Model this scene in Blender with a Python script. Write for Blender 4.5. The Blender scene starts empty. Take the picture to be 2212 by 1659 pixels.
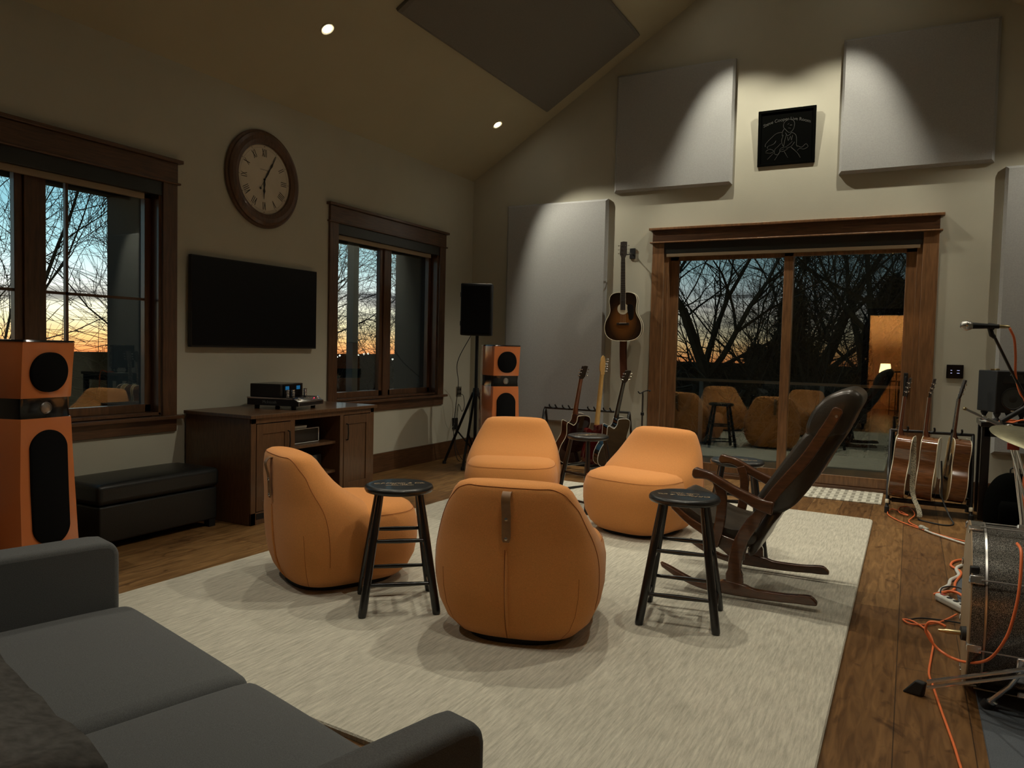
import bpy, bmesh, math, random
from mathutils import Vector, Matrix
PI=math.pi
C=bpy.context.scene.collection
R=math.radians
XL,YB,YR,XR=-4.632,7.719,-2.05,2.352      # left wall, back wall, rear wall, right wall
RX,SL,ZE=-1.14,0.625,3.202                # ridge x, roof slope, eave height

# ------------------------------------------------------------------ materials
M={}
def newmat(name):
    m=bpy.data.materials.new(name); m.use_nodes=True; M[name]=m
    nt=m.node_tree; b=nt.nodes['Principled BSDF']; return m,nt,b
def mat(name,col,rough=.6,metal=0,var=0,scale=40,bump=0,bscale=200,coat=0,stretch=None,emis=None,es=0,spec=.5,sheen=0):
    m,nt,b=newmat(name); N=nt.nodes; L=nt.links
    b.inputs['Base Color'].default_value=(*col,1); b.inputs['Roughness'].default_value=rough
    b.inputs['Metallic'].default_value=metal; b.inputs['Specular IOR Level'].default_value=spec
    if coat: b.inputs['Coat Weight'].default_value=coat; b.inputs['Coat Roughness'].default_value=.08
    if sheen: b.inputs['Sheen Weight'].default_value=sheen
    if emis: b.inputs['Emission Color'].default_value=(*emis,1); b.inputs['Emission Strength'].default_value=es
    if var or bump:
        tc=N.new('ShaderNodeTexCoord'); mp=N.new('ShaderNodeMapping'); L.new(tc.outputs['Object'],mp.inputs['Vector'])
        if stretch: mp.inputs['Scale'].default_value=stretch
    if var:
        n=N.new('ShaderNodeTexNoise'); n.inputs['Scale'].default_value=scale; n.inputs['Detail'].default_value=5
        L.new(mp.outputs[0],n.inputs['Vector'])
        r=N.new('ShaderNodeValToRGB'); r.color_ramp.elements[0].position=.3; r.color_ramp.elements[1].position=.7
        r.color_ramp.elements[0].color=(*[c*(1-var) for c in col],1); r.color_ramp.elements[1].color=(*[min(1,c*(1+var)) for c in col],1)
        L.new(n.outputs['Fac'],r.inputs['Fac']); L.new(r.outputs[0],b.inputs['Base Color'])
    if bump:
        n2=N.new('ShaderNodeTexNoise'); n2.inputs['Scale'].default_value=bscale; n2.inputs['Detail'].default_value=4
        L.new(mp.outputs[0],n2.inputs['Vector'])
        bp=N.new('ShaderNodeBump'); bp.inputs['Strength'].default_value=bump; bp.inputs['Distance'].default_value=.002
        L.new(n2.outputs['Fac'],bp.inputs['Height']); L.new(bp.outputs[0],b.inputs['Normal'])
    return m
mat('wall_paint',(.455,.44,.36),.85,var=.03,scale=3,bump=.25,bscale=180,spec=.2)
mat('ceiling_paint',(.44,.40,.285),.9,var=.03,scale=2,bump=.2,bscale=150,spec=.15)
mat('panel_fabric',(.37,.375,.37),.95,var=.06,scale=90,bump=.35,bscale=500,spec=.1)
mat('ceiling_panel_fabric',(.19,.18,.16),.95,var=.05,scale=90,bump=.35,bscale=500,spec=.1)
mat('trim_wood',(.085,.038,.016),.42,var=.35,scale=6,stretch=(9,9,1.2),coat=.25)
mat('trim_wood_long',(.085,.038,.016),.42,var=.35,scale=6,stretch=(1.2,1.2,12),coat=.25)
mat('door_wood',(.17,.082,.034),.4,var=.3,scale=6,stretch=(9,9,1),coat=.3)
mat('cabinet_wood',(.105,.05,.021),.42,var=.25,scale=9,stretch=(8,8,1.2),coat=.25)
mat('rocker_wood',(.075,.027,.010),.25,var=.3,scale=10,stretch=(1.5,8,6),coat=.7)
mat('orange_fabric',(.66,.275,.082),.92,var=.10,scale=260,bump=.35,bscale=700,spec=.15,sheen=.15)
mat('orange_seam',(.30,.09,.02),.9)
mat('orange_lacquer',(.66,.20,.062),.22,coat=.9)
mat('black_lacquer',(.006,.006,.007),.12,coat=.8)
mat('black_gloss_paint',(.006,.006,.007),.28,coat=.35)
mat('black_seat_paint',(.007,.007,.007),.38,coat=.25)
mat('badge_red',(.30,.03,.02),.4)
mat('board_black',(.002,.0022,.0018),.9,spec=.02)
mat('black_grille',(.004,.004,.0045),.9,var=.3,scale=600,spec=.15)
mat('black_plastic',(.007,.007,.0075),.55,spec=.35)
mat('black_leather',(.008,.009,.009),.36,var=.1,scale=60,bump=.5,bscale=160)
mat('brown_leather',(.036,.028,.020),.30,var=.3,scale=7,bump=.35,bscale=120)
mat('strap_leather',(.23,.12,.05),.5,var=.1,scale=50)
mat('sofa_fabric',(.115,.118,.12),.95,var=.22,scale=420,bump=.5,bscale=700,spec=.1,sheen=.1)
mat('throw_fabric',(.10,.095,.09),1,var=.25,scale=60,bump=1,bscale=60,spec=.05)
mat('drum_mat_fabric',(.10,.11,.125),.95,var=.15,scale=300,bump=.4,bscale=600,spec=.1)
mat('chrome',(.8,.8,.8),.22,metal=1)
mat('steel_dull',(.45,.44,.42),.35,metal=1)
mat('brass',(.5,.42,.24),.3,metal=1,var=.15,scale=20)
mat('brass_cymbal',(.24,.225,.15),.5,metal=1,var=.15,scale=30)
mat('white_plastic',(.6,.6,.55),.4)
mat('cream_binding',(.72,.66,.5),.35)
mat('beige_bar',(.33,.25,.16),.55)
mat('shade_fascia',(.016,.017,.015),.35)
mat('orange_rubber',(.75,.17,.05),.45)
mat('black_rubber',(.01,.01,.01),.7)
mat('grey_rubber',(.35,.35,.3),.5)
mat('tv_black',(.0015,.0015,.002),.3,spec=.25)
mat('tv_bezel',(.008,.008,.008),.4)
mat('guitar_side_wood',(.13,.05,.018),.16,var=.35,scale=14,stretch=(1,1,9),coat=.9)
mat('guitar_dark_gloss',(.018,.006,.005),.1,coat=1)
mat('guitar_black_gloss',(.006,.006,.006),.08,coat=1)
mat('guitar_red_gloss',(.075,.008,.007),.08,coat=1)
mat('spruce',(.45,.29,.12),.25,var=.08,scale=20,coat=.6)
mat('maple',(.56,.34,.12),.25,var=.1,scale=20,coat=.6)
mat('mahogany',(.14,.04,.015),.25,coat=.6,var=.15,scale=15)
mat('fretboard_wood',(.02,.012,.008),.5)
mat('brown_leather_belt',(.11,.035,.015),.4)
mat('drum_head',(.25,.19,.12),.5)
mat('drum_hoop_wood',(.30,.21,.12),.4)
mat('deck_wood',(.17,.09,.04),.6,var=.45,scale=5,stretch=(1,14,14))
mat('bark',(.035,.033,.026),1,var=.3,scale=20,spec=.1)
mat('post_paint',(.14,.145,.14),.8)
mat('exterior_dark',(.02,.021,.019),.9)
mat('hill_ground',(.003,.003,.003),1,spec=0)
mat('evergreen_needles',(.010,.014,.008),1,spec=.05)
mat('fill_lantern_glass',(.9,.8,.6),.5,emis=(1,.8,.5),es=6)  # glowing box of the added deck lantern
mat('hall_paint',(.62,.40,.22),.9)
mat('clock_face',(.55,.49,.38),.6,var=.05,scale=8)
mat('ink',(.012,.01,.009),.6)
mat('gold_ink',(.42,.31,.19),.5)
mat('chalk',(.05,.05,.045),.9)
mat('grey_ink',(.16,.17,.17),.6)
mat('lamp_glow',(1,.9,.7),.5,emis=(1,.93,.78),es=60)
mat('shade_glow',(.9,.7,.4),.8,emis=(1,.68,.30),es=14)
mat('meter_glow',(.0,.05,.1),.3,emis=(.02,.22,.5),es=.35)
mat('led_blue',(.2,.2,.5),.3,emis=(.55,.6,1),es=.9)
mat('led_red',(.5,.02,.05),.3,emis=(1,.05,.12),es=1.5)
mat('town_light',(1,1,1),.3,emis=(1,.95,.85),es=2.2)
mat('paper',(.55,.55,.5),.8)
mat('skin',(.45,.27,.18),.6)
mat('dark_cloth',(.03,.035,.045),.9)
mat('grey_cloth',(.06,.07,.075),.9)
mat('hair',(.02,.015,.01),.8)

def sparkle():
    m,nt,b=newmat('drum_sparkle'); N=nt.nodes;L=nt.links
    tc=N.new('ShaderNodeTexCoord'); v=N.new('ShaderNodeTexVoronoi'); v.inputs['Scale'].default_value=1000
    L.new(tc.outputs['Object'],v.inputs['Vector'])
    r=N.new('ShaderNodeValToRGB'); r.color_ramp.elements[0].position=.55; r.color_ramp.elements[1].position=.95
    r.color_ramp.elements[0].color=(.035,.033,.03,1); r.color_ramp.elements[1].color=(.42,.40,.36,1)
    s=N.new('ShaderNodeSeparateColor'); L.new(v.outputs['Color'],s.inputs[0]); L.new(s.outputs[0],r.inputs['Fac'])
    L.new(r.outputs[0],b.inputs['Base Color']); b.inputs['Roughness'].default_value=.25; b.inputs['Metallic'].default_value=.5
sparkle()
def leopard():
    m,nt,b=newmat('spotted_strap'); N=nt.nodes;L=nt.links
    tc=N.new('ShaderNodeTexCoord'); v=N.new('ShaderNodeTexVoronoi'); v.inputs['Scale'].default_value=110
    L.new(tc.outputs['Object'],v.inputs['Vector']); r=N.new('ShaderNodeValToRGB')
    r.color_ramp.elements[0].position=.3; r.color_ramp.elements[1].position=.42
    r.color_ramp.elements[0].color=(.04,.035,.025,1); r.color_ramp.elements[1].color=(.25,.22,.15,1)
    L.new(v.outputs['Distance'],r.inputs['Fac']); L.new(r.outputs[0],b.inputs['Base Color']); b.inputs['Roughness'].default_value=.7
leopard()
def floor_mat():
    m,nt,b=newmat('oak_floor'); N=nt.nodes;L=nt.links
    tc=N.new('ShaderNodeTexCoord'); sp=N.new('ShaderNodeSeparateXYZ'); L.new(tc.outputs['Object'],sp.inputs[0])
    cb=N.new('ShaderNodeCombineXYZ'); L.new(sp.outputs['Y'],cb.inputs['X']); L.new(sp.outputs['X'],cb.inputs['Y'])
    br=N.new('ShaderNodeTexBrick'); br.offset=.37; br.inputs['Scale'].default_value=1
    br.inputs['Brick Width'].default_value=2.1; br.inputs['Row Height'].default_value=.235; br.inputs['Mortar Size'].default_value=.0022
    br.inputs['Mortar Smooth'].default_value=.3; br.inputs['Bias'].default_value=0
    br.inputs['Color1'].default_value=(.155,.078,.028,1); br.inputs['Color2'].default_value=(.27,.152,.058,1); br.inputs['Mortar'].default_value=(.05,.027,.012,1)
    L.new(cb.outputs[0],br.inputs['Vector'])
    mp=N.new('ShaderNodeMapping'); mp.inputs['Scale'].default_value=(14,1.6,1); L.new(tc.outputs['Object'],mp.inputs['Vector'])
    n=N.new('ShaderNodeTexNoise'); n.inputs['Scale'].default_value=2.2; n.inputs['Detail'].default_value=8; n.inputs['Distortion'].default_value=1.3
    L.new(mp.outputs[0],n.inputs['Vector'])
    r=N.new('ShaderNodeValToRGB'); r.color_ramp.elements[0].position=.32; r.color_ramp.elements[1].position=.68
    r.color_ramp.elements[0].color=(.52,.46,.40,1); r.color_ramp.elements[1].color=(1.15,1.12,1.08,1); L.new(n.outputs['Fac'],r.inputs['Fac'])
    mx=N.new('ShaderNodeMix'); mx.data_type='RGBA'; mx.blend_type='MULTIPLY'; mx.inputs['Factor'].default_value=1
    L.new(br.outputs['Color'],mx.inputs['A']); L.new(r.outputs[0],mx.inputs['B'])
    # knots and cracks
    n3=N.new('ShaderNodeTexNoise'); n3.inputs['Scale'].default_value=3.5; n3.inputs['Detail'].default_value=6; n3.inputs['Distortion'].default_value=2.5
    mp3=N.new('ShaderNodeMapping'); mp3.inputs['Scale'].default_value=(2.2,1,1); L.new(tc.outputs['Object'],mp3.inputs['Vector']); L.new(mp3.outputs[0],n3.inputs['Vector'])
    r3=N.new('ShaderNodeValToRGB'); r3.color_ramp.elements[0].position=.28; r3.color_ramp.elements[1].position=.40
    r3.color_ramp.elements[0].color=(.35,.28,.22,1); r3.color_ramp.elements[1].color=(1,1,1,1); L.new(n3.outputs['Fac'],r3.inputs['Fac'])
    m2=N.new('ShaderNodeMix'); m2.data_type='RGBA'; m2.blend_type='MULTIPLY'; m2.inputs['Factor'].default_value=.8
    L.new(mx.outputs['Result'],m2.inputs['A']); L.new(r3.outputs[0],m2.inputs['B']); L.new(m2.outputs['Result'],b.inputs['Base Color'])
    b.inputs['Roughness'].default_value=.42; b.inputs['Specular IOR Level'].default_value=.35
    bp=N.new('ShaderNodeBump'); bp.inputs['Strength'].default_value=.25; bp.inputs['Distance'].default_value=.002; L.new(n.outputs['Fac'],bp.inputs['Height']); L.new(bp.outputs[0],b.inputs['Normal'])
floor_mat()
def rug_mat():
    m,nt,b=newmat('rug_pile'); N=nt.nodes;L=nt.links
    tc=N.new('ShaderNodeTexCoord'); mp=N.new('ShaderNodeMapping'); mp.inputs['Scale'].default_value=(60,5,1); L.new(tc.outputs['Object'],mp.inputs['Vector'])
    n=N.new('ShaderNodeTexNoise'); n.inputs['Scale'].default_value=1.6; n.inputs['Detail'].default_value=9; n.inputs['Roughness'].default_value=.7; L.new(mp.outputs[0],n.inputs['Vector'])
    r=N.new('ShaderNodeValToRGB'); r.color_ramp.elements[0].position=.3; r.color_ramp.elements[1].position=.66
    r.color_ramp.elements[0].color=(.34,.32,.265,1); r.color_ramp.elements[1].color=(.62,.585,.49,1)
    L.new(n.outputs['Fac'],r.inputs['Fac']); L.new(r.outputs[0],b.inputs['Base Color']); b.inputs['Roughness'].default_value=1; b.inputs['Specular IOR Level'].default_value=.05
    n2=N.new('ShaderNodeTexNoise'); n2.inputs['Scale'].default_value=260; L.new(tc.outputs['Object'],n2.inputs['Vector'])
    bp=N.new('ShaderNodeBump'); bp.inputs['Strength'].default_value=.6; bp.inputs['Distance'].default_value=.004; L.new(n2.outputs['Fac'],bp.inputs['Height']); L.new(bp.outputs[0],b.inputs['Normal'])
rug_mat()
def doormat_mat():
    m,nt,b=newmat('doormat_weave'); N=nt.nodes;L=nt.links
    tc=N.new('ShaderNodeTexCoord'); sp=N.new('ShaderNodeSeparateXYZ'); L.new(tc.outputs['Object'],sp.inputs[0])
    def math_(op,a,bv=None):
        q=N.new('ShaderNodeMath'); q.operation=op
        for i,v in enumerate((a,bv)):
            if v is None: continue
            if isinstance(v,(int,float)): q.inputs[i].default_value=v
            else: L.new(v,q.inputs[i])
        return q.outputs[0]
    sx=math_('SINE',math_('MULTIPLY',sp.outputs['X'],8.5)); wave=math_('MULTIPLY',sx,.05)
    yy=math_('ADD',sp.outputs['Y'],wave)
    band=math_('ABSOLUTE',math_('SINE',math_('MULTIPLY',yy,19.0)))
    line=math_('LESS_THAN',band,.18)
    ch=math_('LESS_THAN',math_('SINE',math_('MULTIPLY',sp.outputs['X'],95)),-.1)
    inner=math_('GREATER_THAN',band,.5)
    f=math_('MAXIMUM',line,math_('MULTIPLY',ch,inner))
    mx=N.new('ShaderNodeMix'); mx.data_type='RGBA'; L.new(f,mx.inputs['Factor']); mx.inputs['A'].default_value=(.58,.55,.46,1); mx.inputs['B'].default_value=(.26,.24,.19,1)
    L.new(mx.outputs['Result'],b.inputs['Base Color']); b.inputs['Roughness'].default_value=.9
doormat_mat()
def burst():
    m,nt,b=newmat('sunburst_top'); N=nt.nodes;L=nt.links
    tc=N.new('ShaderNodeTexCoord'); mp=N.new('ShaderNodeMapping'); mp.inputs['Location'].default_value=(0,0,-.20*3.9); mp.inputs['Scale'].default_value=(5.2,0,3.9)
    L.new(tc.outputs['Object'],mp.inputs['Vector']); g=N.new('ShaderNodeTexGradient'); g.gradient_type='SPHERICAL'; L.new(mp.outputs[0],g.inputs['Vector'])
    r=N.new('ShaderNodeValToRGB'); e=r.color_ramp.elements; e[0].position=.0; e[0].color=(.012,.006,.004,1); e[1].position=.75; e[1].color=(.22,.085,.02,1)
    q=e.new(.22); q.color=(.035,.014,.006,1); L.new(g.outputs['Fac'],r.inputs['Fac']); L.new(r.outputs[0],b.inputs['Base Color'])
    b.inputs['Roughness'].default_value=.25; b.inputs['Coat Weight'].default_value=.7
burst()
def glass():
    m,nt,b=newmat('window_glass'); N=nt.nodes;L=nt.links; N.remove(b)
    t=N.new('ShaderNodeBsdfTransparent'); t.inputs[0].default_value=(.86,.9,.88,1)
    g=N.new('ShaderNodeBsdfGlossy'); g.inputs['Roughness'].default_value=.0; g.inputs[0].default_value=(.9,.95,.9,1)
    f=N.new('ShaderNodeFresnel'); ge=N.new('ShaderNodeNewGeometry'); mr=N.new('ShaderNodeMapRange')
    mr.inputs['To Min'].default_value=1.92; mr.inputs['To Max'].default_value=1/1.92; L.new(ge.outputs['Backfacing'],mr.inputs['Value']); L.new(mr.outputs[0],f.inputs['IOR'])   # same reflectance from both faces of the pane
    mx=N.new('ShaderNodeMixShader'); L.new(f.outputs[0],mx.inputs['Fac']); L.new(t.outputs[0],mx.inputs[1]); L.new(g.outputs[0],mx.inputs[2])
    L.new(mx.outputs[0],N['Material Output'].inputs['Surface'])
glass()

# ------------------------------------------------------------------ geometry helpers
class MB:
    def __init__(s): s.bm=bmesh.new()
    def box(s,x0,x1,y0,y1,z0,z1):
        vs=[s.bm.verts.new(p) for p in ((x0,y0,z0),(x1,y0,z0),(x1,y1,z0),(x0,y1,z0),(x0,y0,z1),(x1,y0,z1),(x1,y1,z1),(x0,y1,z1))]
        for f in ((0,3,2,1),(4,5,6,7),(0,1,5,4),(1,2,6,5),(2,3,7,6),(3,0,4,7)): s.bm.faces.new([vs[i] for i in f])
        return s
    def obox(s,c,size,mtx=None):
        a=len(s.bm.verts); x,y,z=[v/2 for v in size]; s.box(-x,x,-y,y,-z,z); s.bm.verts.ensure_lookup_table()
        T=Matrix.Translation(c)@(mtx.to_4x4() if mtx else Matrix())
        for v in s.bm.verts[a:]: v.co=T@v.co
        return s
    def loft(s,rings,cap=True,closed=True):
        vr=[[s.bm.verts.new(p) for p in r] for r in rings]
        n=len(vr[0])
        for a,b in zip(vr,vr[1:]):
            for i in range(n if closed else n-1):
                j=(i+1)%n; s.bm.faces.new((a[i],a[j],b[j],b[i]))
        if cap and closed:
            s.bm.faces.new(vr[0][::-1]); s.bm.faces.new(vr[-1])
        return s
    def tube(s,pts,r,n=10,cap=True):
        pts=[Vector(p) for p in pts]; rs=r if isinstance(r,(list,tuple)) else [r]*len(pts)
        rings=[]; up=None
        for i,p in enumerate(pts):
            if i==0: t=pts[1]-p
            elif i==len(pts)-1: t=p-pts[i-1]
            else: t=(pts[i+1]-p).normalized()+(p-pts[i-1]).normalized()
            t.normalize()
            if up is None:
                up=Vector((0,0,1)) if abs(t.z)<.9 else Vector((1,0,0))
            a=t.cross(up)
            if a.length<1e-5: a=t.orthogonal()
            a.normalize(); b=a.cross(t).normalized(); up=b
            rings.append([p+rs[i]*(math.cos(2*PI*k/n)*a+math.sin(2*PI*k/n)*b) for k in range(n)])
        return s.loft(rings,cap)
    def cyl(s,p0,p1,r0,r1=None,n=24): return s.tube([p0,p1],[r0,r0 if r1 is None else r1],n)
    def lathe(s,prof,c=(0,0,0),ax=(0,0,1),n=32):
        ax=Vector(ax).normalized(); a=ax.orthogonal().normalized(); b=ax.cross(a); c=Vector(c)
        rings=[[c+ax*h+r*(math.cos(2*PI*k/n)*a+math.sin(2*PI*k/n)*b) for k in range(n)] for r,h in prof]
        return s.loft(rings)
    def prism(s,poly,y0,y1,f=lambda u,v,w:(u,w,v)):
        a=[f(u,v,y0) for u,v in poly]; b=[f(u,v,y1) for u,v in poly]; return s.loft([a,b])
    def build(s,name,m,parent=None,bevel=0,smooth=True,seg=2,ang=35,sub=0,loc=None):
        bmesh.ops.recalc_face_normals(s.bm,faces=s.bm.faces)
        me=bpy.data.meshes.new(name); s.bm.to_mesh(me); s.bm.free()
        for p in me.polygons: p.use_smooth=smooth
        if smooth and not sub: me.set_sharp_from_angle(angle=R(ang))
        me.materials.append(M[m] if isinstance(m,str) else m)
        o=bpy.data.objects.new(name,me); C.objects.link(o)
        if parent: o.parent=parent
        if loc: o.location=loc
        if sub:
            q=o.modifiers.new('sub','SUBSURF'); q.levels=q.render_levels=sub
        if bevel:
            q=o.modifiers.new('bev','BEVEL'); q.width=bevel; q.segments=seg; q.limit_method='ANGLE'; q.angle_limit=R(40); q.harden_normals=False
        return o
def spl(pts,k=8):
    P=[Vector(p) for p in pts]; P=[2*P[0]-P[1]]+P+[2*P[-1]-P[-2]]; out=[]
    for i in range(1,len(P)-2):
        for j in range(k):
            t=j/k; a,b,c,d=P[i-1:i+3]
            out.append(.5*((2*b)+(c-a)*t+(2*a-5*b+4*c-d)*t*t+(3*b-a-3*c+d)*t**3))
    out.append(P[-2]); return out
def spl2(pts,k=6): return [(p.x,p.y) for p in spl([(a,b,0) for a,b in pts],k)]
def closed2(pts,k=6):
    n=len(pts); out=[]
    for i in range(n):
        a,b,c,d=[Vector((*pts[(i+q)%n],0)) for q in (-1,0,1,2)]
        for j in range(k):
            t=j/k; p=.5*((2*b)+(c-a)*t+(2*a-5*b+4*c-d)*t*t+(3*b-a-3*c+d)*t**3); out.append((p.x,p.y))
    return out
def thing(name,label,cat,loc=(0,0,0),rot=0,group=None):
    o=bpy.data.objects.new(name,None); o.empty_display_size=.1; C.objects.link(o)
    o.location=loc; o.rotation_euler=rot if isinstance(rot,tuple) else (0,0,rot)
    o['label']=label; o['category']=cat
    if group: o['group']=group
    return o
def tag(o,label,cat,group=None):
    o['label']=label; o['category']=cat
    if group: o['group']=group
    return o
def struct(o): o['kind']='structure'; return o
def sempty(name):
    o=bpy.data.objects.new(name,None); C.objects.link(o); o['kind']='structure'; return o
def text(body,size,m,parent,loc,rot,name='lettering',extr=.0006,shear=0,align='CENTER',bend=0,sx=1):
    cu=bpy.data.curves.new('t','FONT'); cu.body=body; cu.size=size; cu.extrude=extr; cu.align_x=align; cu.align_y='CENTER'; cu.shear=shear
    to=bpy.data.objects.new('t',cu); C.objects.link(to); bpy.context.view_layer.update()
    me=bpy.data.meshes.new_from_object(to.evaluated_get(bpy.context.evaluated_depsgraph_get()))
    bpy.data.objects.remove(to); bpy.data.curves.remove(cu)
    me.materials.clear(); me.materials.append(M[m])
    for v in me.vertices:
        v.co.x*=sx
        if bend: v.co.y-=bend*v.co.x**2
    o=bpy.data.objects.new(name,me); C.objects.link(o); o.parent=parent; o.location=loc; o.rotation_euler=rot; return o
def copy_tree(src,loc,rot,label):
    d={}
    def cp(o,par):
        n=o.copy(); C.objects.link(n); n.parent=par; d[o]=n
        for ch in list(kids.get(o,[])): cp(ch,n)
        return n
    kids={}
    for o in C.objects:
        if o.parent: kids.setdefault(o.parent,[]).append(o)
    n=cp(src,None); n.location=loc; n.rotation_euler=(0,0,rot); n['label']=label; return n
def sring(a,yf,yb,z,n=2.7,N=48,cx=0):
    cy=(yf+yb)/2; h=(yb-yf)/2; out=[]
    for k in range(N):
        t=2*PI*k/N; c,s=math.cos(t),math.sin(t)
        out.append((cx+a*math.copysign(abs(c)**(2/n),c),cy+h*math.copysign(abs(s)**(2/n),s),z))
    return out

# ------------------------------------------------------------------ camera
cam=bpy.data.cameras.new('camera'); co=bpy.data.objects.new('camera',cam); C.objects.link(co)
cam.sensor_width=36; cam.sensor_fit='HORIZONTAL'; cam.lens=36*1634.07/2212; cam.clip_end=2000
yaw,pit,rol=R(27.7663),R(2.6859),R(1.34956)
fwd=Vector((-math.sin(yaw)*math.cos(pit),math.cos(yaw)*math.cos(pit),-math.sin(pit)))
r0=Vector((math.cos(yaw),math.sin(yaw),0)); u0=r0.cross(fwd)
rt=math.cos(rol)*r0+math.sin(rol)*u0; up=-math.sin(rol)*r0+math.cos(rol)*u0
co.matrix_world=Matrix(((rt.x,up.x,-fwd.x,0),(rt.y,up.y,-fwd.y,0),(rt.z,up.z,-fwd.z,1.258),(0,0,0,1)))
bpy.context.scene.camera=co

# ------------------------------------------------------------------ room shell
def zr(x): return ZE+SL*(min(x,2*RX-x)-XL)
ZR=zr(RX)
T=.16
W1=(1.86,3.53); W2=(5.34,7.0); WZ=(.735,2.30)
D=(-2.31,.05); DZ=2.33
struct(MB().box(XL-.3,XR+.3,-5.2,YB+.14,-.2,0).build('floor','oak_floor',smooth=False))
w=MB()
for a,b in ((YR-.2,W1[0]),(W1[1],W2[0]),(W2[1],YB+T)): w.box(XL-T,XL,a,b,0,ZE+.1)
for q in (W1,W2): w.box(XL-T,XL,q[0],q[1],0,WZ[0]); w.box(XL-T,XL,q[0],q[1],WZ[1],ZE+.1)
struct(w.build('wall_left','wall_paint',smooth=False))
w=MB(); w.box(XL-T,D[0],YB,YB+T,0,ZE); w.box(D[1],XR+T,YB,YB+T,0,ZE); w.box(D[0],D[1],YB,YB+T,DZ,ZE)
w.prism([(XL-T,ZE),(XR+T,ZE),(XR+T,ZE+.01),(RX,ZR+.12),(XL-T,ZE+.01)],YB,YB+T)
struct(w.build('wall_back','wall_paint',smooth=False))
HD=(-.80,.25); HZ=2.13
w=MB(); w.box(XL-T,HD[0],YR-T,YR,0,ZE); w.box(HD[1],XR+T,YR-T,YR,0,ZE); w.box(HD[0],HD[1],YR-T,YR,HZ,ZE)
w.prism([(XL-T,ZE),(XR+T,ZE),(XR+T,ZE+.01),(RX,ZR+.12),(XL-T,ZE+.01)],YR-T,YR)
struct(w.build('wall_rear','wall_paint',smooth=False))
struct(MB().box(XR,XR+T,YR-.2,YB+T,0,ZE+.1).build('wall_right','wall_paint',smooth=False))
w=MB()
for sgn in (0,1):
    xa=XL-T if not sgn else XR+T; za=zr(XL)-SL*T
    w.prism([(xa,za),(RX,ZR),(RX,ZR+.2),(xa,za+.2)],YR-.2,YB+.2)
struct(w.build('ceiling','ceiling_paint',smooth=False))
# baseboards
struct(MB().box(XL,XL+.018,YR,YB,0,.19).build('baseboard_left','trim_wood_long',bevel=.003))
w=MB(); w.box(XL,D[0]-.13,YB-.018,YB,0,.19); w.box(D[1]+.13,XR,YB-.018,YB,0,.19)
struct(w.build('baseboard_back','trim_wood_long',bevel=.003))

# windows ----------------------------------------------------------
def window(idx,y0,y1,muntins):
    root=sempty('window_%d'%idx); X=XL; z0,z1=WZ
    yc=(y0+y1)/2; e=.115
    m=MB(); m.box(X,X+.022,y0-e,y0,z0-.01,z1+.06); m.box(X,X+.022,y1,y1+e,z0-.01,z1+.06)
    m.build('casing','trim_wood',root,bevel=.003)
    m=MB(); m.box(X,X+.026,y0-e,y1+e,z1+.06,z1+.195); m.build('head_casing','trim_wood_long',root,bevel=.003)
    m=MB(); m.box(X,X+.05,y0-e-.03,y1+e+.03,z1+.195,z1+.22); m.box(X,X+.036,y0-e-.02,y1+e+.02,z1+.048,z1+.062); m.build('head_cap','trim_wood_long',root,bevel=.004)
    m=MB(); m.box(X-.02,X+.06,y0-e-.035,y1+e+.035,z0-.03,z0-.005); m.build('sill','trim_wood_long',root,bevel=.004)
    m=MB(); m.box(X,X+.02,y0-e,y1+e,z0-.12,z0-.03); m.build('apron','trim_wood_long',root,bevel=.003)
    # jambs lining the opening
    m=MB(); m.box(X-T,X,y0,y0+.02,z0,z1); m.box(X-T,X,y1-.02,y1,z0,z1); m.box(X-T,X,y0,y1,z1-.02,z1); m.box(X-T,X,y0,y1,z0-.02,z0+.02)
    m.build('jamb','trim_wood',root,bevel=.002)
    # two sashes and centre mullion
    gx=X-.105
    m=MB(); m.box(gx-.03,gx+.04,yc-.045,yc+.045,z0,z1); m.build('mullion','trim_wood',root,bevel=.003)
    for a,b in ((y0+.02,yc-.045),(yc+.045,y1-.02)):
        m=MB(); s=.048
        m.box(gx-.02,gx+.025,a,a+s,z0+.02,z1-.02); m.box(gx-.02,gx+.025,b-s,b,z0+.02,z1-.02)
        m.box(gx-.02,gx+.025,a,b,z0+.02,z0+.075); m.box(gx-.02,gx+.025,a,b,z1-.07,z1-.02)
        sh=m.build('sash','trim_wood',root,bevel=.003)
        MB().box(gx-.004,gx+.002,a+s-.005,b-s+.005,z0+.07,z1-.065).build('pane','window_glass',sh,smooth=False)
        if muntins:
            m=MB(); ym=a+(b-a)*muntins; m.box(gx-.012,gx+.012,ym-.009,ym+.009,z0+.07,z1-.065); m.box(gx-.012,gx+.012,a+s,b-s,1.53,1.547)
            m.build('muntin','trim_wood',sh)
    # exterior casing fins (deep outer reveal)
    m=MB(); m.box(X-T-.40,X-T,y0-.08,y0+.02,z0-.1,z1+.15); m.box(X-T-.40,X-T,y1-.02,y1+.08,z0-.1,z1+.15); m.box(X-T-.40,X-T,y0-.08,y1+.08,z1-.02,z1+.15)
    m.build('exterior_reveal','exterior_dark',root)
    # roller shade
    b=thing('roller_shade','rolled-up dark roller shade with pale hem bar %s'%('in the leftmost window, beside the television' if idx==1 else 'in the window between television and corner'),'roller shade',(X,yc,z1),0,None)
    w_=(y1-y0)/2
    MB().box(-.06,.012,-w_+.002,w_-.002,-.045,.055).build('fascia','shade_fascia',b,bevel=.003)
    MB().box(-.045,-.02,-w_+.03,w_-.115,-.085,-.045).build('hem_bar','beige_bar',b,bevel=.003)
    return root
window(1,*W1,.24); window(2,*W2,0)

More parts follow.
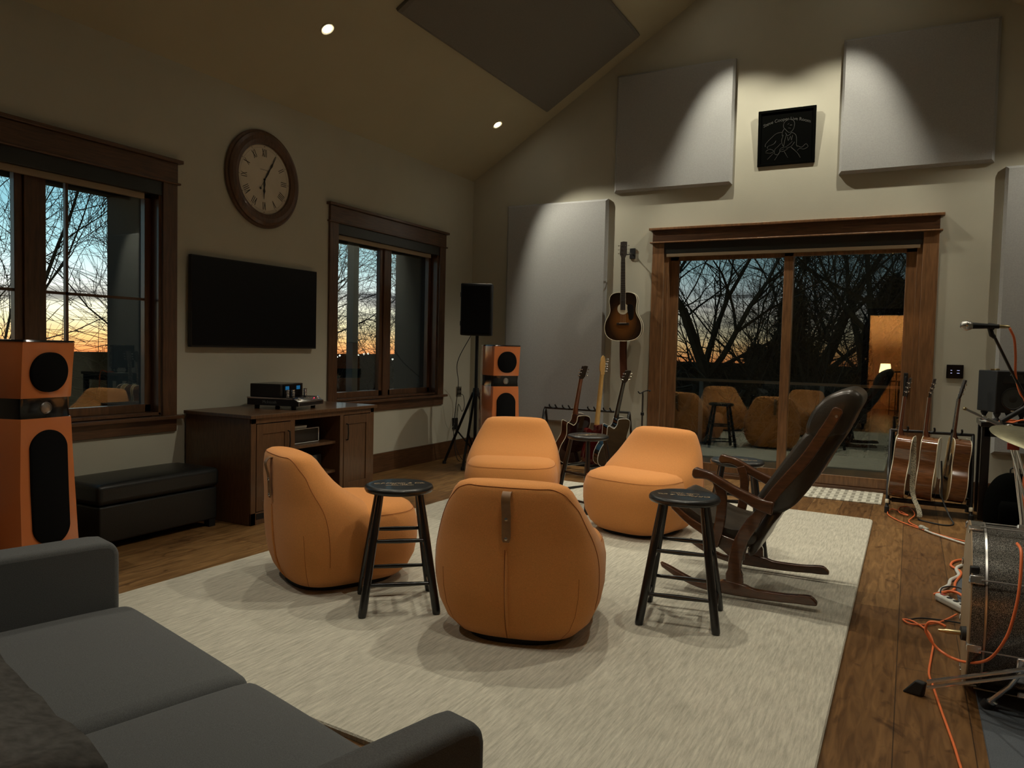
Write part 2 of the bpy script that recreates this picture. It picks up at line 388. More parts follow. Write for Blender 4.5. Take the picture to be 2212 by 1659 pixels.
# sliding door ------------------------------------------------------
dr=sempty('door_1'); Y=YB
m=MB(); e=.125
m.box(D[0]-e,D[0],Y-.022,Y,0,2.39); m.box(D[1],D[1]+e,Y-.022,Y,0,2.39); m.build('casing','door_wood',dr,bevel=.003)
m=MB(); m.box(D[0]-e,D[1]+e,Y-.028,Y,2.395,2.515); m.build('head_casing','trim_wood_long',dr,bevel=.003)
m=MB(); m.box(D[0]-e-.035,D[1]+e+.035,Y-.06,Y,2.515,2.54); m.box(D[0]-e-.025,D[1]+e+.025,Y-.05,Y,2.383,2.397); m.build('head_cap','door_wood',dr,bevel=.004)
m=MB(); m.box(D[0],D[0]+.045,Y-.0,Y+T,0,DZ); m.box(D[1]-.045,D[1],Y,Y+T,0,DZ); m.box(D[0],D[1],Y,Y+T,DZ-.03,DZ); m.build('jamb','door_wood',dr,bevel=.003)
m=MB(); m.box(D[0],D[1],Y-.01,Y+T+.03,0,.035); m.box(D[0],D[1],Y+.03,Y+.04,.035,.045); m.build('threshold','trim_wood_long',dr,bevel=.002)
m=MB(); m.box(D[0]+.05,D[1]-.05,Y+.065,Y+.068,.034,.05); m.build('track','steel_dull',dr)
xm=-1.09
def leaf(x0,x1,yy,name):
    s=.085; m=MB(); m.box(x0,x0+s,yy-.022,yy+.022,.04,DZ-.03); m.box(x1-s,x1,yy-.022,yy+.022,.04,DZ-.03)
    m.box(x0,x1,yy-.022,yy+.022,DZ-.12,DZ-.03); m.box(x0,x1,yy-.022,yy+.022,.04,.13)
    o=m.build(name,'door_wood',dr,bevel=.003)
    MB().box(x0+s-.005,x1-s+.005,yy-.003,yy+.003,.125,DZ-.115).build('pane','window_glass',o,smooth=False)
    return o
leaf(D[0]+.045,xm+.045,Y+.11,'fixed_leaf')
sl=leaf(xm-.04,D[1]-.045,Y+.05,'sliding_leaf')
m=MB(); m.box(D[1]-.105,D[1]-.07,Y-.0,Y+.028,.90,1.12); m.tube([(D[1]-.088,Y+.02,.93),(D[1]-.088,Y-.03,.94),(D[1]-.088,Y-.03,1.08),(D[1]-.088,Y+.02,1.09)],.008,8); m.build('door_handle','black_plastic',sl,bevel=.003)
b=thing('roller_shade','wide dark roller shade with pale hem bar rolled up over the sliding glass door','roller shade',((D[0]+D[1])/2,YB,2.35))
hw=(D[1]-D[0])/2
MB().box(-hw+.002,hw-.002,-.014,.03,-.075,.04).build('fascia','shade_fascia',b,bevel=.003)
MB().box(-hw+.02,hw-.02,-.012,.015,-.108,-.076).build('hem_bar','beige_bar',b,bevel=.003)

# hall behind the camera (seen as a reflection in the door glass) ----
h=MB(); h.box(-2.6,1.6,-5.0,-4.9,0,2.6); h.box(-2.6,-2.5,-4.9,YR-T,0,2.6); h.box(1.5,1.6,-4.9,YR-T,0,2.6)
struct(h.build('wall_hall','hall_paint',smooth=False))
struct(MB().box(-2.6,1.6,-5,YR-T-.001,2.6,2.7).build('ceiling_hall','hall_paint',smooth=False))
d2=sempty('door_2')
m=MB(); m.box(HD[0]-.12,HD[0],YR,YR+.02,0,HZ); m.box(HD[1],HD[1]+.12,YR,YR+.02,0,HZ); m.box(HD[0]-.12,HD[1]+.12,YR,YR+.024,HZ,HZ+.14); m.build('casing','trim_wood',d2,bevel=.003)

# ------------------------------------------------------------------ rug, door mat, drum mat
rg=MB(); q=[(-3.37,1.98),(-.20,1.77),(-.206,6.36),(-3.27,6.57)]
def rr(q,r,k=5):
    out=[]
    for i in range(4):
        a,b,c=Vector(q[i-1]),Vector(q[i]),Vector(q[(i+1)%4]); u=(a-b).normalized(); v=(c-b).normalized()
        for j in range(k+1):
            t=j/k; p=(b+u*r)*(1-t)**2+b*2*t*(1-t)+(b+v*r)*t*t; out.append((p.x,p.y))
    return out
rp=rr(q,.05)
rg.loft([[(x,y,.001) for x,y in rp],[(x,y,.015) for x,y in rp],[((x+1.76)*.997-1.76,(y-4.17)*.998+4.17,.021) for x,y in rp]])
tag(rg.build('area_rug','rug_pile'),'large pale grey-beige area rug under the orange chairs','rug')
tag(MB().box(-1.02,-.175,7.13,7.705,.0,.010).build('door_mat','doormat_weave',bevel=.003),'small patterned cream door mat in front of the sliding glass door','mat')
tag(MB().loft([[(.268,2.2,0),(1.9,2.2,0),(1.9,5.0,0),(.268,5.0,0)],[(.27,2.2,.006),(1.9,2.2,.006),(1.9,5.0,.006),(.27,5.0,.006)]]).build('drum_mat','drum_mat_fabric'),'dark blue-grey drum mat under the bass drum','mat')

# ------------------------------------------------------------------ orange lounge chairs (front is local -Y)
def make_chair(loc,rot,label):
    t=thing('lounge_chair',label,'chair',loc,rot,'orange lounge chairs grouped on the rug')
    MB().loft([sring(.235,-.27,.27,z) for z in (0,.028)]).build('plinth','black_plastic',t)
    prof=[(.022,.24,-.285,.25),(.03,.262,-.31,.26),(.07,.305,-.345,.28),(.14,.338,-.375,.29),(.22,.350,-.388,.29),(.30,.350,-.388,.28),(.36,.338,-.374,.27),(.395,.316,-.35,.25),(.414,.278,-.308,.22),(.424,.21,-.23,.2),(.427,.1,-.12,.15)]
    MB().loft([sring(a,f,b,z,2.9) for z,a,f,b in prof]).build('seat','orange_fabric',t,ang=80)
    sr=sring(.330,-.3655,.235,.3765,2.9); MB().tube([Vector(sr[i%48]) for i in range(22,51)],.0012,5).build('seat_seam','orange_seam',t)
    bp=[(.022,.24,-.12,.27),(.03,.266,-.13,.285),(.08,.318,-.155,.315),(.15,.350,-.17,.338),(.23,.3655,-.175,.350),(.31,.368,-.165,.356),(.37,.363,-.135,.359),(.42,.352,-.08,.361),(.465,.338,-.015,.363),(.505,.322,.045,.365),(.545,.305,.09,.367),(.585,.286,.125,.368),(.625,.265,.155,.368),(.655,.248,.176,.366),(.674,.230,.196,.358),(.686,.196,.22,.34),(.691,.13,.25,.315)]
    rings=[sring(a,f,b,z,2.9-.4*min(1,max(0,(z-.35)/.1))) for z,a,f,b in bp]
    MB().loft(rings).build('back_shell','orange_fabric',t,ang=80)
    # piped seam running up one side, over the top and down the other
    k1,k2=2,22       # section indices just behind the ridge
    path=[Vector(r[k1]) for r in rings[3:12]]+[Vector(rings[12][3]),Vector(rings[13][4]),Vector(rings[14][6])]+[Vector(rings[14][k]) for k in range(8,17,2)]+[Vector(rings[14][18]),Vector(rings[13][20]),Vector(rings[12][21])]+[Vector(r[k2]) for r in rings[3:12]][::-1]
    path=spl(path,3)
    path=[p+Vector((math.copysign(.0006,p.x),.0006,.0004)) for p in path]
    MB().tube(path,.0012,5).build('shell_seam','orange_seam',t)
    # centre pleat low on the back and two short side darts
    idx=12
    pl=[Vector(r[idx]) for r in rings[1:8]]
    MB().tube([p+Vector((0,.002,0)) for p in pl],[.002,.005,.0065,.007,.0065,.005,.002],8).build('back_pleat','orange_fabric',t)
    MB().tube([p+Vector((.008,.0015,0)) for p in pl],.0014,5).build('pleat_seam','orange_seam',t)
    for ix in (6,18):
        MB().tube([Vector(r[ix])*1.001 for r in rings[1:6]],.0009,5).build('side_dart','orange_seam',t)
    # leather pull strap with two rivets
    s=[(.352,.652),(.374,.658),(.391,.642),(.393,.622),(.386,.595),(.379,.565),(.376,.535),(.374,.495),(.372,.455)]
    s=[(p.x,p.y) for p in spl([(a,b,0) for a,b in s],5)]
    m=MB(); n=len(s); ring=[]
    for i,(y,z) in enumerate(s):
        a=s[max(0,i-1)]; b=s[min(n-1,i+1)]; d=Vector((b[0]-a[0],b[1]-a[1])).normalized(); nx,nz=-d.y,d.x
        ww=.0185 if i<n-4 else .0185*math.sqrt(max(.05,1-((i-(n-4))/4)**2))
        ring.append([(-ww,y,z),(ww,y,z),(ww,y+nx*.004,z+nz*.004),(-ww,y+nx*.004,z+nz*.004)])
    st=m.loft(ring).build('pull_strap','strap_leather',t)
    for z in (.55,.47): MB().lathe([(.001,0),(.008,0),(.007,.003),(.001,.004)],(0,.3805 if z>.5 else .3775,z),(0,1,0),14).build('rivet','chrome',st)
    return t
ch=make_chair((-1.505,3.03,.021),R(180+14),'orange lounge chair seen from behind, nearest the camera, with leather strap')
copy_tree(ch,(-2.675,3.13,.021),R(180-27),'orange lounge chair seen from the side, in front of the media cabinet')
copy_tree(ch,(-2.665,5.10,.021),R(33-10),'orange lounge chair facing us, in front of the far orange speaker')
copy_tree(ch,(-1.62,5.07,.021),R(-14),'orange lounge chair at right of the group, behind the front black stool')

# ------------------------------------------------------------------ bar stools
def make_stool(loc,rot,label):
    t=thing('bar_stool',label,'stool',loc,rot,'black wooden bar stools around the orange chairs')
    s=MB().lathe([(.02,.545),(.145,.545),(.158,.549),(.163,.558),(.163,.566),(.158,.575),(.148,.579),(.135,.5785),(.05,.577),(.005,.5768)],(0,0,0),(0,0,1),48).build('seat','black_seat_paint',t,ang=50)
    text('C.F.Martin & Co.',.036,'gold_ink',s,(0,.022,.5787),(0,0,0),'logo',.0004,.35,sx=.98)
    text('EST. 1833',.019,'gold_ink',s,(0,-.012,.5787),(0,0,0),'logo',.0004)
    text('GUITARS • STRINGS',.015,'gold_ink',s,(0,-.034,.5787),(0,0,0),'logo',.0004,bend=-1.2)
    def leg(sx,sy,z): k=(.547-z)/.547; return Vector((sx*(.092+.078*k),sy*(.092+.078*k),z))
    for sx in (-1,1):
        for sy in (-1,1):
            zs=[0,.006,.02,.2,.4,.546]
            MB().tube([leg(sx,sy,z) for z in zs],[.016,.0185,.0195,.019,.0175,.0155],16).build('leg','black_gloss_paint',t,ang=60)
    for za,zb,ax in ((.335,.14,0),(.285,.085,1)):
        for sg in (-1,1):
            for z in (za,zb):
                a,b=(leg(-1,sg,z),leg(1,sg,z)) if ax==0 else (leg(sg,-1,z),leg(sg,1,z))
                MB().tube([a,(a+b)/2,b],[.008,.0115,.008],12).build('rung','black_gloss_paint',t,ang=60)
    return t
st=make_stool((-2.135,2.925,.021),R(40),'black bar stool beside the left orange chair, with gold lettering')
copy_tree(st,(-.905,3.465,.021),R(190),'black bar stool in front of the rocking chair')
copy_tree(st,(-2.206,5.485,.021),R(68),'black bar stool farthest back, between two orange chairs facing us')
copy_tree(st,(-.935,4.82,.021),R(195),'black bar stool behind the arm of the rocking chair')

# ------------------------------------------------------------------ rocking chair (side profile in x,z; faces left)
def ribbon(pts,w):
    P=[Vector(p) for p in pts]; n=len(P); L=[];Rr=[]
    for i,p in enumerate(P):
        d=(P[min(n-1,i+1)]-P[max(0,i-1)]).normalized(); nn=Vector((-d.y,d.x)); ww=(w[i] if isinstance(w,(list,tuple)) else w)/2
        L.append(p+nn*ww); Rr.append(p-nn*ww)
    return [(v.x,v.y) for v in L+Rr[::-1]]
OX,OY=-.70,4.17
def P_(x,z): return (x*.985-OX,1.258-(1.258-z)*.985-.0)
rc=thing('rocking_chair','high-backed rocking chair of dark wood with brown leather cushions','rocking chair',(OX,OY,0),0)
def sp_(pts,k=6): return spl2([P_(*p) for p in pts],k)
runner=sp_([(-1.144,.135),(-1.09,.118),(-1.046,.10),(-.98,.075),(-.933,.062),(-.87,.068),(-.80,.092),(-.711,.084),(-.66,.070),(-.60,.068),(-.5,.070),(-.40,.080),(-.372,.070)],4)+[P_(-.354,.052),P_(-.356,.038),P_(-.40,.034)]+sp_([(-.45,.033),(-.55,.026),(-.707,.022),(-.834,.024),(-.932,.032),(-1.045,.066),(-1.134,.112)],4)
postc=[P_(*p) for p in [(-.752,.075),(-.756,.15),(-.748,.23),(-.72,.325),(-.653,.44),(-.572,.57),(-.50,.668),(-.428,.765),(-.359,.885),(-.318,.96),(-.296,1.01)]]
pc=[(p.x,p.y) for p in spl([(a,b,0) for a,b in postc],4)]
npc=len(pc); wd=[.085 if i<4 else .066 if i<16 else .052 for i in range(npc)]; wd[-1]=.034; wd[-2]=.05
armc=spl2([P_(*p) for p in [(-.985,.635),(-.955,.632),(-.90,.625),(-.84,.597),(-.78,.565),(-.71,.535),(-.64,.505),(-.575,.492)]],4)
na=len(armc); aw=[.030,.046,.054,.056]+[.052,.048,.045,.043]+[.042+.028*(i/(na-9))**2 for i in range(na-8)]
sup=spl2([P_(*p) for p in [(-.858,.60),(-.835,.53),(-.832,.45),(-.842,.36),(-.868,.26)]],4)
rail=sp_([(-1.115,.47),(-1.06,.43),(-1.0,.39),(-.93,.355),(-.85,.325),(-.78,.305),(-.70,.292)],3)+sp_([(-.715,.20),(-.76,.19),(-.82,.235),(-.92,.30),(-1.01,.352),(-1.10,.425)],3)
Wy=.295
def Y_(poly,y0,y1): return MB().prism(poly,y0,y1)
for sg in (-1,1):
    def yy(a,b): return (min(sg*a,sg*b),max(sg*a,sg*b))
    Y_(runner,*yy(Wy-.019,Wy+.019)).build('runner','rocker_wood',rc,bevel=.006,seg=3)
    Y_(ribbon(pc,wd),*yy(Wy-.016,Wy+.016)).build('back_post','rocker_wood',rc,bevel=.006,seg=3)
    Y_(ribbon(armc,aw),*yy(Wy-.010,Wy+.034)).build('arm','rocker_wood',rc,bevel=.012,seg=4)
    Y_(ribbon(sup,[.05]*len(sup)),*yy(Wy-.014,Wy+.016)).build('arm_support','rocker_wood',rc,bevel=.006,seg=3)
    Y_(rail,*yy(Wy-.045,Wy-.014)).build('seat_rail','rocker_wood',rc,bevel=.005,seg=3)
    x,z=P_(-.305,.97)
    MB().lathe([(.001,0),(.007,0),(.006,.004),(.001,.005)],(x,sg*(Wy+.015),z),(0,sg,0),12).build('cap_bolt','steel_dull',rc)
for (x,z) in ((-.735,.235),):
    px,pz=P_(x,z); MB().tube([(px,-Wy,pz),(px,Wy,pz)],.013,12).build('stretcher','rocker_wood',rc)
def cushion(poly,hw,rad,name,nx=9):
    # rounded extrusion across the chair width
    cx=sum(p[0] for p in poly)/len(poly); cz=sum(p[1] for p in poly)/len(poly); rings=[]
    for i in range(nx+1):
        u=-1+2*i/nx; y=hw*math.sin(u*PI/2) if abs(u)<1 else hw*u
        k=(1-abs(u)**6)**.5 if abs(u)<1 else 0
        k=.80+.20*k
        rings.append([(cx+(a-cx)*k,y,cz+(b-cz)*k) for a,b in poly])
    return MB().loft(rings).build(name,'brown_leather',rc,ang=70)
seatp=closed2([P_(*p) for p in [(-1.115,.475),(-1.05,.455),(-.96,.405),(-.86,.365),(-.76,.345),(-.66,.35),(-.63,.32),(-.66,.27),(-.76,.27),(-.9,.315),(-1.02,.375),(-1.10,.44)]],4)
cushion(seatp,.262,.03,'seat_cushion')
lowp=closed2([P_(*p) for p in [(-.60,.47),(-.545,.465),(-.58,.40),(-.63,.31),(-.665,.235),(-.70,.22),(-.69,.30),(-.645,.40)]],4)
cushion(lowp,.255,.03,'rear_panel')
backp=closed2([P_(*p) for p in [(-.685,.485),(-.65,.565),(-.598,.65),(-.525,.765),(-.465,.855),(-.425,.90),(-.36,.93),(-.275,.93),(-.262,.885),(-.322,.775),(-.375,.67),(-.43,.58),(-.49,.50),(-.555,.455),(-.62,.44)]],4)
cushion(backp,.262,.03,'back_cushion')
headp=closed2([P_(*p) for p in [(-.445,.865),(-.447,.915),(-.418,.99),(-.365,1.055),(-.30,1.09),(-.245,1.10),(-.203,1.072),(-.200,1.03),(-.225,.975),(-.262,.89),(-.31,.86),(-.37,.845),(-.415,.845)]],4)
cushion(headp,.268,.04,'headrest')
for sg in (-1,1):
    pts=[(a,sg*.262*.985,b) for a,b in [P_(-.37,.875),P_(-.345,.955),P_(-.30,1.02),P_(-.25,1.04)]]
    MB().tube(spl(pts,4),.003,5).build('seam','brown_leather',rc)

# ------------------------------------------------------------------ sofa (front edge along local X, back towards +Y local -> camera side)
so=thing('sofa','dark grey fabric sofa with thin arms in the lower left foreground','sofa',(-2.235,1.555,0),0)
so.rotation_euler=(0,0,R(-14.5)+PI); so.location=(-2.235,1.555,0)
# local frame: +X runs to the camera's left after the half turn, so positions use negative X
def sx(a): return -a
def rbox(x0,x1,y0,y1,z0,z1,name,par,bev=.03,crown=0,m='sofa_fabric'):
    n=10; b=MB(); rings=[]
    g=[]
    for i in range(n+1):
        row=[]
        for j in range(n+1):
            u=i/n;v=j/n; x=x0+(x1-x0)*u; y=y0+(y1-y0)*v
            row.append((x,y,z1+crown*(1-(2*u-1)**4)*(1-(2*v-1)**4)))
        g.append(row)
    vt=[[b.bm.verts.new(p) for p in r] for r in g]; vb=[[b.bm.verts.new((p[0],p[1],z0)) for p in r] for r in g]
    for i in range(n):
        for j in range(n):
            b.bm.faces.new((vt[i][j],vt[i+1][j],vt[i+1][j+1],vt[i][j+1])); b.bm.faces.new((vb[i][j],vb[i][j+1],vb[i+1][j+1],vb[i+1][j]))
    for i in range(n):
        b.bm.faces.new((vt[i][0],vb[i][0],vb[i+1][0],vt[i+1][0])); b.bm.faces.new((vt[i][n],vt[i+1][n],vb[i+1][n],vb[i][n]))
        b.bm.faces.new((vt[0][i],vt[0][i+1],vb[0][i+1],vb[0][i])); b.bm.faces.new((vt[n][i],vb[n][i],vb[n][i+1],vt[n][i+1]))
    return b.build(name,m,par,bevel=bev,seg=5)
rbox(-1.57,0,.04,.86,.10,.27,'base',so,.015)
for a in (0,.785):
    rbox(-(a+.784),-(a+.001),-.035,.66,.262,.402,'seat_cushion',so,.04,.02)
def arm(x0,x1):
    poly=[(.0,.10),(.0,.565),(.007,.592),(.028,.606),(.06,.610),(.4,.612),(.86,.612),(.86,.10)]
    MB().prism(poly,x0,x1,lambda u,v,w_:(w_,u,v)).build('arm','sofa_fabric',so,bevel=.018,seg=4)
arm(.0,.13); arm(-1.57-.085,-1.57)
rbox(-1.57,0,.70,.88,.262,.70,'backrest',so,.05,.0)
for a in (0,.785): rbox(-(a+.78),-(a+.005),.60,.74,.40,.655,'back_cushion',so,.06,.015)
for x in (.03,-1.60):
    for y in (.06,.8): MB().cyl((x,y,0),(x,y,.105),.018,.026,12).build('leg','black_plastic',so)
# throw over the back of the sofa
tb=MB(); rings=[]
random.seed(4)
for i in range(25):
    x=.02-1.56*i/24; ring=[]
    for j in range(15):
        s=j/14; wob=.010*math.sin(i*1.3+j*.7)+.008*math.sin(i*.45+2*j)
        if s<.35: p=(x,.585+.02*math.sin(i*.8)*.4-wob*.6,.47+(.205)*s/.35)
        elif s<.65: p=(x,.59+(.33)*(s-.35)/.3,.688+abs(wob)+.006+.03*min(1,(s-.35)/.1))
        else: p=(x,.915+wob*.5,.735-(.3)*(s-.65)/.35)
        ring.append(p)
    rings.append(ring)
tb.loft(rings,cap=False,closed=False)
th=tb.build('throw_blanket','throw_fabric',None,ang=180); th.location=so.location; th.rotation_euler=so.rotation_euler
q=th.modifiers.new('s','SOLIDIFY'); q.thickness=.015; q.offset=1
tag(th,'dark fuzzy throw blanket over the back of the grey sofa','blanket')

# ------------------------------------------------------------------ ottoman
ot=thing('storage_ottoman','black leather storage ottoman bench between the near speaker and the media cabinet','ottoman',(-4.36,3.185,0),0)
rbox(-.20,.20,-.425,.425,.05,.27,'body',ot,.012,0,'black_leather')
rbox(-.213,.213,-.438,.438,.276,.40,'lid',ot,.03,.012,'black_leather')
for x in (-.17,.17):
    for y in (-.39,.39): MB().box(x-.025,x+.025,y-.025,y+.025,0,.052).build('foot','black_plastic',ot)

# ------------------------------------------------------------------ media cabinet (front at local +X)
mc=thing('media_cabinet','brown wooden media cabinet with two doors and open centre shelves under the television','cabinet',(-4.28,4.375,0),0)
x0,x1=-.32,.33; ya,yb=-.665,.665
m=MB(); m.box(x0,x1-.012,ya,ya+.03,0,.735); m.build('side_panel','cabinet_wood',mc,bevel=.002)
m=MB(); m.box(x0,x1-.012,yb-.03,yb,0,.735); m.build('side_panel','cabinet_wood',mc,bevel=.002)
MB().box(x0-.0,x1+.02,ya-.02,yb+.02,.737,.762).build('top','cabinet_wood',mc,bevel=.003)
yd1=-.295; yd2=.245
m=MB(); m.box(x1-.012,x1,ya,ya+.045,0,.737); m.box(x1-.012,x1,yb-.045,yb,0,.737); m.box(x1-.012,x1,ya,yb,.70,.737); m.box(x1-.012,x1,ya,yd1,0,.085)
m.box(x1-.012,x1,yd2,yb,0,.085); m.box(x1-.012,x1,yd1,yd1+.045,.0,.70); m.box(x1-.012,x1,yd2,yd2+.04,.0,.70); m.box(x1-.012,x1,yd1,yd2,0,.07)
m.build('face_frame','cabinet_wood',mc,bevel=.002)
MB().box(x0,x0+.01,ya+.03,yb-.03,.05,.735).build('back_panel','black_plastic',mc)
for y in (yd1+.03,yd2+.005): MB().box(x0+.01,x1-.012,y,y+.012,.05,.735).build('divider','cabinet_wood',mc)
for z in (.475,.245): MB().box(x0+.01,x1-.05,yd1+.042,yd2+.005,z,z+.022).build('shelf','cabinet_wood',mc,bevel=.002)
MB().box(x0+.01,x1-.015,ya+.03,yb-.03,.05,.07).build('bottom_panel','cabinet_wood',mc)
def cdoor(a,b,hy):
    m=MB(); s=.055; z0,z1=.09,.695; X=x1-.010
    m.box(X,X+.014,a,a+s,z0,z1); m.box(X,X+.014,b-s,b,z0,z1); m.box(X,X+.014,a+s,b-s,z0,z0+.07); m.box(X,X+.014,a+s,b-s,z1-.07,z1); m.box(X,X+.006,a+s,b-s,z0+.07,z1-.07)
    d=m.build('door','cabinet_wood',mc,bevel=.002)
    MB().tube([(X+.012,hy,.50),(X+.032,hy,.505),(X+.036,hy,.56),(X+.032,hy,.625),(X+.012,hy,.63)],.005,8).build('handle','black_plastic',d)
cdoor(ya+.048,yd1-.002,yd1-.028); cdoor(yd2+.042,yb-.048,yd2+.07)
MB().box(x1-.001,x1+.002,ya+.05,ya+.12,.035,.075).build('vent','black_plastic',mc)
# items in the cabinet
cd=thing('audio_component','black component with bright silver outline on the upper cabinet shelf','audio component',(-4.07,4.33,.4975))
MB().box(-.16,.0,-.24,.175,.004,.115).build('body','black_gloss_paint',cd,bevel=.003)
m=MB(); f=.005; y0_,y1_=-.24,.175
m.box(0,.005,y0_,y1_,.004,.004+f); m.box(0,.005,y0_,y1_,.115-f,.115); m.box(0,.005,y1_-f,y1_,.004,.115); m.box(0,.005,y0_,y0_+f,.004,.115); m.build('silver_frame','white_plastic',cd)
for i,(zz,w_) in enumerate(((.6130,.15),(.6235,.155))):
    bk=thing('game_case',['lower','upper'][i]+' of two thin pale cases stacked on the silver-framed component','case',(-4.14,4.31,zz+.0002))
    MB().box(-.06,.06,-w_/2,w_/2,0,.010).build('cover','white_plastic' if i==0 else 'paper',bk,bevel=.001)
rc2=thing('receiver','dark receiver with glowing blue volume ring on the lower cabinet shelf','audio receiver',(-4.07,4.35,.2675))
MB().box(-.16,0,-.2,.19,.006,.13).build('body','black_gloss_paint',rc2,bevel=.004)
for y in (-.13,.13):
    for x in (-.13,-.03): MB().cyl((x,y,0),(x,y,.007),.012,None,12).build('foot','black_plastic',rc2)
for y,r_ in ((.025,.030),(-.06,.018)):
    k=MB().lathe([(r_*.78,0),(r_,0),(r_,.014),(r_*.85,.018),(r_*.78,.014)],(0,y,.07),(1,0,0),24).build('knob','chrome',rc2)
MB().lathe([(.001,0),(.012,0),(.012,.004),(.001,.005)],(.0,.018,.052),(1,0,0),12).build('status_light','led_blue',rc2)
for i in range(3): MB().cyl((0,.105+.022*i,.065),(.004,.105+.022*i,.065),.004,None,10).build('button','steel_dull',rc2)

# tube amplifier on the cabinet
am=thing('tube_amplifier','black and chrome tube amplifier with blue meters on the media cabinet','amplifier',(-4.235,4.325,.7625),R(13))
for x in (-.16,.15):
    for y in (-.14,.14): MB().cyl((x,y,0),(x,y,.03),.017,.02,14).build('foot','black_rubber',am)
MB().prism([(-.22,.028),(.215,.028),(.215,.060),(.165,.085),(-.22,.085)],-.18,.18).build('chassis','black_gloss_paint',am,bevel=.002)
m=MB(); m.box(-.22,.165,-.1835,-.179,.078,.088); m.box(-.22,.165,.179,.1835,.078,.088); m.box(.2145,.2185,-.18,.18,.026,.030); m.box(.2145,.2185,-.18,.18,.056,.060); m.box(.2145,.2185,-.183,-.178,.026,.06); m.box(.2145,.2185,.178,.183,.026,.06); m.build('chrome_trim','chrome',am)
m=MB(); m.loft([[(.166,-.175,.0865),(.166,.175,.0865)],[(.213,-.175,.0625),(.213,.175,.0625)]],cap=False,closed=False); cp=m.build('control_panel','steel_dull',am); cp.modifiers.new('s','SOLIDIFY').thickness=.001
nrm=Vector((.024,0,.0475)).normalized()
for y,r_ in ((-.135,.0145),(.135,.0145)):
    MB().lathe([(r_,0),(r_,.014),(r_*.8,.017),(.001,.017)],(.190,y,.0755),nrm,20).build('knob','chrome',am)
for i in range(5): MB().lathe([(.0045,0),(.004,.008),(.001,.009)],(.183,-.045+.026*i,.079),nrm,10).build('button','chrome',am)
MB().lathe([(.0045,0),(.004,.004),(.001,.005)],(.186,.092,.078),nrm,10).build('power_light','led_red',am)
tb_=MB().box(-.21,.05,-.16,.16,.0865,.188).build('transformer_housing','black_gloss_paint',am,bevel=.006)
MB().box(.05,.056,-.125,.125,.095,.182).build('front_glass','tv_black',tb_,bevel=.001)
for y in (-.078,.078): MB().box(.0562,.0575,y-.025,y+.025,.142,.170).build('meter','meter_glow',tb_)
text('McIntosh',.014,'grey_ink',tb_,(.0575,0,.135),(PI/2,0,PI/2),'lettering',.0003)
text('McIntosh',.032,'grey_ink',am,(-.03,-.1803,.053),(PI/2,0,0),'lettering',.0003)
for (x,y) in ((.095,-.135),(.12,-.10),(.11,.09),(.085,.135)):
    tu=MB(); 
    for k in range(5): tu.lathe([(.009,0),(.014,.004),(.014,.008),(.009,.011)],(x,y,.087+k*.0125),(0,0,1),16)
    tu.build('tube_cage','chrome',am)

# ------------------------------------------------------------------ television
tv=thing('television','large black flat television, switched off, on the left wall','television',(XL,4.38,1.55))
MB().box(.02,.055,-.645,.645,-.335,.33).build('cabinet','tv_bezel',tv,bevel=.004)
MB().box(.055,.0575,-.637,.637,-.322,.323).build('screen','tv_black',tv,smooth=False)
MB().box(0,.022,-.2,.2,-.15,.15).build('wall_bracket','black_plastic',tv)

# ------------------------------------------------------------------ wall clock
ck=thing('wall_clock','large round wooden wall clock with cream face and Roman numerals','clock',(XL,4.447,2.553))
CR=.385
MB().lathe([(.27,.0),(CR-.01,.0),(CR,.012),(CR-.004,.022),(CR-.02,.026),(CR-.024,.038),(CR-.045,.05),(CR-.075,.052),(CR-.10,.042),(.275,.040),(.272,.03),(.27,.02)],(0,0,0),(1,0,0),96).build('case','trim_wood',ck,ang=25)
fc=MB().lathe([(.001,.0),(.276,.0),(.276,.022),(.001,.022)],(0,0,0),(1,0,0),72).build('dial','clock_face',ck)
def dialp(a,r): return (math.sin(a)*r,math.cos(a)*r)      # clockwise from 12 as seen from the room: +y is to the right
nums=['XII','I','II','III','IIII','V','VI','VII','VIII','IX','X','XI']
def bar(a,dx,tilt,r0_,r1_,th):
    # a stroke at clock angle a, sideways offset dx, slanted by tilt
    m_=MB(); ca,sa=math.cos(a),math.sin(a)
    def pt(off,r): return Vector((.0225,sa*r+ca*off,ca*r-sa*off))
    p0=pt(dx-tilt,r0_); p1=pt(dx+tilt,r1_); d=(p1-p0).normalized(); s=Vector((1,0,0)).cross(d)*th
    up_=Vector((.0012,0,0)); return [[p0+s,p0-s,p0-s+up_,p0+s+up_],[p1+s,p1-s,p1-s+up_,p1+s+up_]]
for i,n_ in enumerate(nums):
    a=2*PI*i/12; m=MB(); ww={'I':.014,'V':.024,'X':.026}; tot=sum(ww[c] for c in n_); x=-tot/2
    for c in n_:
        xc=x+ww[c]/2
        if c=='I': m.loft(bar(a,xc,0,.178,.238,.0022))
        if c=='V': m.loft(bar(a,xc-.004,-.005,.178,.238,.0025)); m.loft(bar(a,xc+.004,.005,.178,.238,.0015))
        if c=='X': m.loft(bar(a,xc,.010,.178,.238,.0015)); m.loft(bar(a,xc,-.010,.178,.238,.0025))
        x+=ww[c]
    m.build('numeral','ink',fc)
    if i%1==0:
        y_,z_=dialp(a,.257); text(str((60,5,10,15,20,25,30,35,40,45,50,55)[i]),.013,'ink',fc,(.0222,y_,z_),(PI/2,0,PI/2),'minute_number',.0002)
ring=MB()
for r_ in (.246,.268): ring.tube([(.0222,math.sin(t*2*PI/64)*r_,math.cos(t*2*PI/64)*r_) for t in range(65)],.0005,4)
ring.build('minute_track','ink',fc)
text('HOWARD MILLER',.011,'ink',fc,(.0224,0,.075),(PI/2,0,PI/2),'lettering',.0002)
